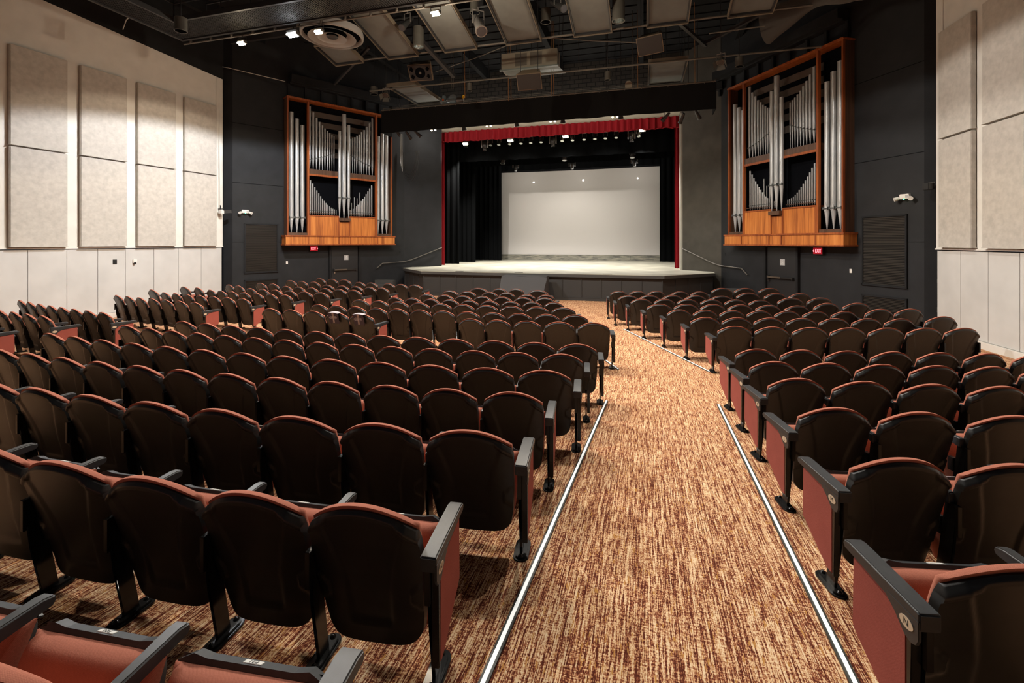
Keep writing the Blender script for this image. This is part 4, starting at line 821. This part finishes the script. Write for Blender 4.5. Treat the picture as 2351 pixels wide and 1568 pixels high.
for i, (px, py) in enumerate([(1113, 341), (1269.5, 334), (1450, 322)]):
    p = W(px, py, y=24.25); p.z = 7.60
    t = thing('moving_head', '%s large moving head light in the row under the valance' % ('left', 'middle', 'right')[i], 'moving light', p, 0, 'large moving heads')
    b = MB(); b.lathe((0, 0, -.22), [(.10, 0), (.11, .02), (.11, .10), (.095, .14), (.13, .20), (.14, .42), (.10, .5)], 18); b.build('head', 'fixture_black', t, smooth=35)
    b = MB(); b.lathe((0, 0, -.225), [(.09, 0), (.09, .004)], 16); b.build('lens', 'reflector', t)
    b = MB()
    for e in (-1, 1): b.box((e*.17, 0, .16), (.05, .10, .44))
    b.build('yoke', 'fixture_grey', t, bevel=.01); b = MB(); b.box((0, 0, .42), (.40, .28, .12)); b.build('base', 'fixture_black', t, bevel=.01)
for i, (px, py) in enumerate([(1184, 384), (1313.5, 379), (1456.4, 372)]):
    p = W(px, py, y=29.5)
    t = thing('moving_head', '%s moving head hanging just above the projection screen' % ('left', 'middle', 'right')[i], 'moving light', p, 0, 'moving heads above the screen')
    b = MB(); b.lathe((0, 0, -.25), [(.09, 0), (.10, .12), (.14, .2), (.14, .42), (.1, .5)], 16); b.build('head', 'fixture_black', t, smooth=35)
    b = MB(); b.lathe((0, 0, -.255), [(.08, 0), (.08, .004)], 14); b.build('lens', 'reflector', t)
    b = MB()
    for e in (-1, 1): b.box((e*.19, 0, .1), (.06, .10, .34))
    b.box((0, 0, .32), (.42, .25, .12)); b.tube((0, 0, .3), (0, 0, 10.9-p.z), .02); b.build('yoke', 'fixture_grey', t, bevel=.01)
for i, (px, py) in enumerate([(1154.6, 369), (1296, 362), (1452, 355)]):
    p = W(px, py, y=26.5); par('stage_light', '%s small light peeping under the front border curtain' % ('left', 'middle', 'right')[i], p, p+Vector((0, -.2, -1)), .13, .3, 'fixture_grey', 'reflector', 'lights between the border curtains', hang=1.2, top=10.9)
# dark fixtures on the back of the pelmet
for i, (px, py) in enumerate([(1064.7, 292), (1185.9, 283), (1291.8, 275), (1425, 265)]):
    p = W(px, py, y=18.8); par('pelmet_light', 'dark fixture, %s along the lower edge of the pelmet' % ('leftmost', 'second', 'third', 'rightmost')[i], p, p+Vector((0, .5, -1)), .11, .2, 'fixture_black', 'reflector', 'fixtures behind the pelmet', hang=.3, top=10.85)
for i, (px, py, tx) in enumerate([(1529, 268, -1), (1566, 271, -.4), (1601, 262, .6), (912, 303, .5), (938, 310, .4), (958, 306, .8)]):
    p = W(px, py, y=18.9); par('profile_spot', ['black spotlight at the upper right corner of the stage opening', 'black spotlight just right of the stage opening', 'thin spotlight at the right end of the pelmet', 'spotlight hanging left of the stage nearest the organ', 'middle spotlight under the left end of the pelmet', 'tilted spotlight nearest the left stage edge'][i], p, p+Vector((tx, .8, -.9)), .08, .36, 'fixture_black', 'reflector', 'spots hanging below the pelmet ends', hang=.25, top=10.85)
# cables hanging at the left of the stage
t = thing('hanging_cables', 'looped black cables hanging on the dark wall left of the stage', 'cables', W(940, 380, y=20.4)); b = MB()
for k in range(4):
    w_ = .35+.05*k; dpt = 1.15+.12*k; pts = [(-w_+2*w_*i/10, .02*k, .7-dpt*(1-(2*i/10-1)**2)**.5) for i in range(11)]; b.path(pts, .011, 6)
b.build('cable', 'fixture_black', t)
t = thing('hanging_rope', 'pale ropes hanging beside the left organ', 'rope', W(921, 345, y=18.95)); b = MB()
for k in range(4): b.tube((-.05+.035*k, 0, .75), (-.04+.03*k, .01*k, -.6-.12*k), .006)
b.build('strands', 'conduit', t)
# ---------------------------------------------------------------- ceiling rig
t = thing('catwalk', 'black mesh-floored catwalk crossing the hall at the top left', 'catwalk', (-3, 10.4, 8.62))
def L3(x, y, z): return (x+3, y-10.4, z-8.62)
b = MB()
for (lo, hi) in (((-13.8, 10.05), (7.0, 11.03)), ((-13.8, -2), (-12.9, 10.05))):
    for k in range(int((hi[0]-lo[0])/.07)+1) if hi[0]-lo[0] > 5 else range(13): b.b2(L3(lo[0]+k*.07, lo[1], 8.62), L3(lo[0]+k*.07+.03, hi[1], 8.64))
    n = 14 if hi[0]-lo[0] > 5 else 150
    for k in range(n): b.b2(L3(lo[0], lo[1]+k*(hi[1]-lo[1])/n, 8.625), L3(hi[0], lo[1]+k*(hi[1]-lo[1])/n+.03, 8.635))
b.build('mesh_floor', 'mesh_black', t)
b = MB(); b.b2(L3(-13.85, 11.0, 8.58), L3(7, 11.08, 8.72)); b.b2(L3(-12.95, 10.0, 8.58), L3(7, 10.06, 8.72)); b.b2(L3(-13.88, -2, 8.58), L3(-13.8, 11.08, 8.72)); b.b2(L3(-12.95, -2, 8.58), L3(-12.88, 10.0, 8.72)); b.build('edge_beam', 'rig_dark', t)
b = MB(); b.tube(L3(-13.9, 11.14, 8.52), L3(7.2, 11.14, 8.52), .025); b.build('lamp_pipe', 'rig_grey', t)
b = MB()
for z in (9.1, 9.6): b.tube(L3(-12.9, 11.05, z), L3(7, 11.05, z), .02); b.tube(L3(-12.9, 10.03, z), L3(7, 10.03, z), .02); b.tube(L3(-12.9, -2, z), L3(-12.9, 10.0, z), .02)
for k in range(12): x = -12.9+k*1.7; b.tube(L3(x, 11.05, 8.6), L3(x, 11.05, 9.6), .018); b.tube(L3(x, 10.03, 8.6), L3(x, 10.03, 9.6), .018)
b.build('guard_rail', 'rig_dark', t)
b = MB()
for x in (-13.3, -9, -4.5, 0, 4.5): b.tube(L3(x, 10.2, 9.6), L3(x, 10.2, 10.9), .03)
b.build('hanger', 'rig_dark', t)
b = MB()
for k in range(26): x = -13.6+k*.8; b.box(L3(x, 11.12, 8.56), (.05, .06, .09))
b.build('pipe_clamps', 'rig_grey', t)['kind'] = 'stuff'
# rigging trusses and pipes above the hall
def beam(name, label, p, q, w_, h_, m='rig_dark', cat='beam', group=None):
    b = MB(); b.bar(p, q, w_, h_); return tag(b.build(name, m), label, cat, group)
beam('roof_beam', 'dark roof beam running above the ceiling trays', (-15, 13.9, 9.9), (6, 13.9, 9.9), .12, .2)
beam('roof_beam', 'dark roof beam slanting down from the trays to the left wall', (-9.0, 13.8, 8.95), (-12.4, 16.5, 8.9), .08, .10)
beam('roof_brace', 'dark diagonal brace above the loudspeaker at the left', (-7.0, 13.6, 8.9), (-6.6, 15.5, 8.3), .14, .12)
beam('roof_brace', 'dark diagonal brace right of the tilted grey speaker', (-.2, 13.2, 9.4), (2.0, 16.6, 8.85), .10, .10)
beam('roof_brace', 'dark diagonal brace rising to the upper right', (1.9, 16.6, 8.9), (4.6, 14.2, 9.3), .10, .10)
for i, (p, q) in enumerate([((-10.5, 14.25, 8.74), (6, 14.3, 8.74)), ((-10.6, 16.3, 8.38), (5.6, 16.3, 8.33))]):
    b = MB(); b.tube(p, q, .03); tag(b.build('ceiling_pipe', 'rig_grey', smooth=40), ['long pipe joining the far edges of the big trays', 'long grey pipe carrying small can lights above the pelmet'][i], 'pipe')
b = MB(); p, q = W(1628, 77, y=14.8), W(1755, 60, y=14.8); b.tube(p, q, .02); tag(b.build('ceiling_pipe', 'rig_grey'), 'short pale pipe at the upper right above the organ', 'pipe')
b = MB(); b.path([W(470, 140, y=13.6), W(475, 147, y=13.7), W(525, 156, y=14.0), W(655, 187, y=15.4)], .016, 8); tag(b.build('conduit_pipe', 'conduit', smooth=60), 'thin pale conduit bending along the top of the dark left wall', 'conduit')
b = MB(); b.path([W(308, 33, y=9.6), W(290, 45, y=9.6), W(282, 68, y=9.6)], .012, 8); tag(b.build('loose_wire', 'conduit', smooth=60), 'short loose pale wire dangling at the top left', 'wire')
b = MB(); b.path([W(1000, 165, y=15.9), W(1100, 130, y=15.2), W(1165, 104, y=14.4)], .014, 6); tag(b.build('cable_run', 'rig_grey'), 'taut cable from the left speaker up to the trays', 'cable')
b = MB(); b.path([W(1245, 86, y=14.4), W(1350, 93, y=14.8), W(1462, 98, y=15.2)], .018, 6); tag(b.build('cable_run', 'rig_grey'), 'bundled cable running to the tilted right speaker', 'cable')
ropes = [(1066, 118, 225), (1166, 104, 232), (1172, 175, 226), (1265, 40, 218), (1270, 165, 217), (1463, 100, 202), (1594, 98, 190), (1035, 120, 205), (1040, 120, 205), (1328, 92, 165), (1452, 30, 205)]
for i, (px, ya, yb) in enumerate(ropes):
    br_ = i in (0, 1, 2, 3, 4, 5, 6); b = MB(); p, q = W(px, ya, y=17.6), W(px+1.5, yb, y=17.6); p.z = 10.85; b.tube(p, q, .011, n=6)
    tag(b.build('hanging_rope', 'rope_brown' if br_ else 'rig_grey'), '%s thin vertical line hanging above the pelmet, %s listed from left' % ('brown' if br_ else 'grey', ORD[1+sorted(range(len(ropes)), key=lambda k: ropes[k][0]).index(i)]), 'rope', 'thin lines hanging above the pelmet')
# seven big shallow trays, sloping down towards the stage
XC = [-10.04, -7.92, -5.80, -3.655, -1.485, .665, 2.85]
def tray(label, loc, wd, ln, slope, group, lip=.11):
    t = thing('ceiling_tray', label, 'acoustic tray', loc, 0, group); R = Matrix.Rotation(slope, 4, 'X')
    b = MB(); b.M = R; b.b2((-wd/2+.02, -ln, .04), (wd/2-.02, 0, .07)); b.build('tray_board', 'tray_grey', t)
    b = MB(); b.M = R
    for e in (-1, 1): b.b2((e*wd/2-e*.02, -ln, -.05), (e*wd/2+e*.0, 0, .10))
    b.b2((-wd/2, -.02, -.05), (wd/2, .02, .10)); b.b2((-wd/2, -ln-.02, -.05), (wd/2, -ln+.02, .10)); b.build('tray_rim', 'tray_lip', t)
    b = MB(); b.M = R; b.b2((-wd/2+.02, -.06, -.03), (wd/2-.02, -.025, .04))
    for e in (-1, 1): b.b2((e*(wd/2-.06), -ln, -.02), (e*(wd/2-.02), -.02, .04))
    b.build('rim_channel', 'rig_dark', t)
    b = MB()
    for e in (-1, 1):
        for l in (.25, ln-.25):
            p = R @ Vector((e*wd*.42, -l, .1)); b.tube(p, (p.x, p.y, 10.84-loc[2]), .008, n=6)
    b.build('hanger', 'rig_dark', t); return t
POS = ['leftmost', 'second', 'third', 'fourth', 'fifth', 'sixth', 'rightmost']
for x, nm in zip(XC, POS): tray('%s large grey ceiling tray counted from the left' % nm, (x, 14.2, 8.65), 1.16, 1.15 if nm == 'leftmost' else 3.0, -.21, 'large grey ceiling trays')
tray('small sloping tray above the left end of the pelmet', (-9.22, 19.0, 8.55), 1.28, 2.65, .01, 'small trays above the pelmet')
tray('small sloping tray above the right part of the pelmet', (.80, 19.0, 8.48), 1.28, 2.65, .03, 'small trays above the pelmet')
# can downlights
def can(px, py, y, r, h, label, refl=False):
    p = W(px, py, y=y); t = thing('can_light', label, 'downlight', p, 0, 'hanging can downlights')
    b = MB(); b.lathe((0, 0, 0), [(r*.92, h*.5), (r*.92, .02), (r*.93, 0), (r*1.04, 0), (r*1.04, .03), (r, .04), (r, h), (r*.3, h+.01)], 22, cap=False); b.build('can', 'can_grey', t, smooth=35)
    b = MB(); b.lathe((0, 0, h*.45), [(r*.93, -h*.43), (r*.7, -.03), (r*.35, 0), (0.001, .002)], 22, cap=False); b.build('reflector', 'reflector' if refl else 'organ_void', t)
    b = MB(); b.tube((0, 0, h), (0, 0, 10.84-p.z), .012, n=6); b.build('stem', 'rig_dark', t)
can(961, 108, 13.4, .175, .62, 'large shiny can downlight beside the third tray', True)
can(1420, 49, 13.4, .175, .8, 'large shiny can downlight between fifth and sixth trays', True)
can(1253, 51, 13.6, .15, .38, 'medium can downlight hanging between fourth and fifth trays')
can(1078, 209, 16.3, .10, .28, 'small can downlight above the left of the pelmet'); can(1395, 184, 16.3, .10, .28, 'small can downlight above the middle of the pelmet')
can(1697, 153, 16, .12, .29, 'small dark can downlight by the right organ'); can(859, 217, 17, .15, .30, 'dark can downlight above the left organ')
can(812, 111, 13.35, .12, .27, 'dark can downlight under the round diffuser'); can(415, 72, 9.6, .15, .36, 'dark can downlight at the top left by the catwalk')
can(1090, 30, 13.0, .14, .3, 'dark can downlight beside the big profile spotlight')
# spotlights between the trays
def PT(px, py, y): return W(px, py, y=y)
par('profile_spot', 'black profile spotlight pointing down left beside the second tray', PT(935, 52, 12.6), PT(905, 80, 12.0), .10, .62, 'fixture_black', 'lens_dark', 'profile spots among the trays', hang=.35, top=10.3)
par('profile_spot', 'shiny profile spotlight at the top centre by the medium can', PT(1280, 12, 12.6), PT(1310, 28, 12.2), .10, .62, 'fixture_black', 'lens_dark', 'profile spots among the trays', hang=.3, top=10.3)
t = par('moving_head', 'large dark moving spotlight hanging beside the fourth tray', PT(1098, 55, 12.7), PT(1115, 95, 12.2), .16, .75, 'fixture_grey', 'lens_dark', 'profile spots among the trays', cat='moving light', hang=.5, top=10.3)
par('barn_door_light', 'theatre light with open barn doors hanging left of the right organ', PT(1655, 138, 15.8), PT(1648, 175, 15.4), .11, .2, 'can_grey', 'lens_dark', 'barn door lights', hang=.25, barn=True, top=10.9)
par('barn_door_light', 'theatre light with brown barn doors above the left organ', PT(886, 215, 15.7), PT(878, 245, 15.2), .11, .2, 'can_grey', 'lens_dark', 'barn door lights', hang=.25, barn=True, top=10.9)
# round ceiling diffuser
p = W(763, 70, y=12.1); p.z -= .22; t = thing('round_diffuser', 'large round ceiling air diffuser at the upper left', 'air diffuser', p)
b = MB(); b.lathe((0, 0, 0), [(.90, .22), (.92, .10), (.91, .02), (.87, .0), (.85, .02), (.83, .12)], 48, cap=False); b.build('outer_ring', 'diffuser_white', t, smooth=35)
b = MB(); b.lathe((0, 0, .0), [(.83, .12), (.0, .13)], 40, cap=False); b.build('throat', 'organ_void', t)
b = MB(); b.lathe((0, 0, .0), [(.70, -.02), (.68, .0), (.50, .10), (.42, .12)], 40, cap=False); b.lathe((0, 0, -.03), [(.42, .0), (.40, .02), (.24, .09), (.18, .10)], 32, cap=False); b.build('cone', 'diffuser_white', t, smooth=35)
b = MB(); b.lathe((0, 0, 0), [(.17, .02), (.14, -.01), (.05, -.03), (0.001, -.03)], 24, cap=False); b.build('hub', 'rig_dark', t, smooth=35)
b = MB(); b.lathe((0, 0, .13), [(.4, 0), (.35, 10.84-p.z-.13)], 24); b.build('duct', 'ceiling_black', t)
# loudspeakers
def speaker(label, px, py, y, w_, h_, d_, rz, tilt, detail=False):
    p = W(px, py, y=y); t = thing('loudspeaker', label, 'loudspeaker', p, rz, 'hanging loudspeakers'); R = Matrix.Rotation(tilt, 4, 'X')
    b = MB(); b.M = R; b.add([(x*w_/2*(1 if y_ == 0 else .72), y_*d_, z*h_/2) for y_ in (0, 1) for x in (-1, 1) for z in (-1, 1)], [(0, 2, 3, 1), (4, 5, 7, 6), (0, 1, 5, 4), (2, 6, 7, 3), (0, 4, 6, 2), (1, 3, 7, 5)]); b.build('cabinet', 'speaker_box', t, bevel=.008)
    b = MB(); b.M = R; b.box((0, -.012, 0), (w_*.94, .02, h_*.92)); g = b.build('grille', 'speaker_grille', t, bevel=.006)
    if detail:
        b = MB(); b.M = R
        b.lathe((0, 0, 0), [(.01, 0)], 4) if False else None
        for x, z in ((-.34, .17), (-.34, -.17), (.34, .17), (.34, -.17)): b.box((x*w_, -.03, z*h_*1.3), (.07, .03, .16)); b.box((x*w_, -.03, z*h_*1.3), (.14, .03, .05))
        b.tube((0, -.02, 0), (0, -.03, 0), .2, .2, 24); b.build('driver', 'organ_void', g)
        b = MB(); b.M = R; b.tube((0, -.03, 0), (0, -.05, 0), .05, .03, 14); b.build('dust_cap', 'rig_grey', g)
    b = MB()
    for e in (-1, 1): q = R @ Vector((e*w_*.35, d_*.4, h_/2)); b.tube(q, (q.x, q.y, 10.84-p.z), .010, n=6)
    b.build('hanger', 'rig_dark', t)
speaker('hanging loudspeaker with visible horns, left above the pelmet', 965, 167, 16.0, .92, .62, .5, .12, .62, True)
speaker('hanging loudspeaker in the centre below the air unit', 1215, 188, 15.4, .86, .56, .5, .05, .62)
speaker('tilted hanging loudspeaker right of the ceiling trays', 1492, 104, 15.0, .80, .56, .45, -.28, .58)
# suspended air unit
p0, p1 = W(1151, 161, y=16.6), W(1279, 148, y=16.6); wd = p1.x-p0.x; t = thing('air_unit', 'suspended beige air handling unit with two brown grilles', 'air unit', ((p0.x+p1.x)/2, 16.6, 8.72))
b = MB(); b.b2((-wd/2, 0, .05), (wd/2, .6, .66)); b.build('casing', 'ac_metal', t, bevel=.008)
for x0, x1 in ((-.55, -.04), (.02, .53)):
    b = MB(); b.b2((x0, -.012, .1), (x1, 0, .62)); b.build('grille_frame', 'ac_metal', t, bevel=.003)
    b = MB(); b.b2((x0+.03, -.018, .13), (x1-.03, -.01, .59)); g = b.build('grille', 'ac_grille', t)
b = MB(); b.b2((-wd/2-.06, -.05, 0), (wd/2+.06, .0, .05)); b.b2((-wd/2+.1, .72, -.02), (wd/2+.2, .77, .03)); b.build('support_rail', 'ac_pale', t)
b = MB(); b.add([(-wd/2, .02, .04), (wd/2, .02, .04), (wd/2+.15, .75, .02), (-wd/2+.15, .75, .02)], [(0, 1, 2, 3)]); b.build('drip_pan', 'ac_pale', t)
for x in (-wd/2-.04, wd/2+.04):
    for y in (0, .7): b = MB(); b.tube((x, y, .02), (x*(1.06 if x > 0 else .98), y, 2.12), .010, n=6); b.build('hanger_chain', 'rig_dark', t)
# hoist motor on the pelmet pipe
p = W(1022, 238, y=18.35); t = thing('hoist_motor', 'blue-grey hoist motor with gearbox on the pelmet pipe', 'hoist motor', (p.x+.22, 18.5, 8.265))
b = MB(); b.tube((-.50, 0, .18), (-.22, 0, .18), .10, n=20); b.tube((-.53, 0, .18), (-.50, 0, .18), .085, n=20); b.box((-.34, 0, .33), (.12, .1, .14)); b.build('motor', 'motor_blue', t, bevel=.01, smooth=35)
b = MB(); b.tube((-.22, 0, .18), (-.05, 0, .2), .07, .13, 18); b.tube((.12, -.13, .2), (.12, .13, .2), .19, n=22); b.box((.12, 0, .06), (.32, .2, .12)); b.build('gearbox', 'motor_blue', t, bevel=.01, smooth=35)
b = MB(); b.box((-.34, -.07, .2), (.07, .08, .08)); b.build('warning_label', 'motor_orange', t)
b = MB(); b.tube((.3, 0, .13), (.56, 0, .13), .15, .13, 16); b.b2((-.4, -.12, -.03), (.6, .12, .03)); b.build('drum', 'fixture_grey', t)
p = W(1064, 225, y=18.2); t = thing('chain_hook', 'yellow chain hook hanging right of the hoist motor', 'hook', p); b = MB(); b.box((0, 0, .05), (.10, .06, .14), Matrix.Rotation(.5, 3, 'Y')); b.build('hook_block', 'hook_yellow', t, bevel=.015)
b = MB(); b.path([(0, 0, -.02), (-.03, 0, -.10), (.0, 0, -.15), (.04, 0, -.12)], .012); b.build('hook', 'fixture_grey', t)
b = MB(); pp = W(1443, 196, y=18.3); b.prism([(-.13, 0), (.13, 0), (.13, .2), (.06, .3), (-.06, .3), (-.13, .2)], -.02, .02, 1); o = b.build('pulley_plate', 'ac_metal', None); o.location = (pp.x, 18.3, 8.20); tag(o, 'grey pulley plate standing on the pelmet pipe at right', 'pulley')
# sagging duct cloth at the upper right
b = MB()
def duct(u, v):
    a = v*PI*1.1-.2; q = W(1765, 60, y=15.2)*(1-u)+W(1990, -20, y=13.5)*u; r = .55+.12*math.sin(u*9)
    return (q.x+r*.5*math.cos(a), q.y, q.z-r*math.sin(a)*.8+.4-.5*(1-u)**6*math.sin(a))
b.grid(duct, 24, 12); tag(b.build('flexible_duct', 'duct_cloth', smooth=60), 'dark sagging duct wrap at the upper right above the organ', 'duct')
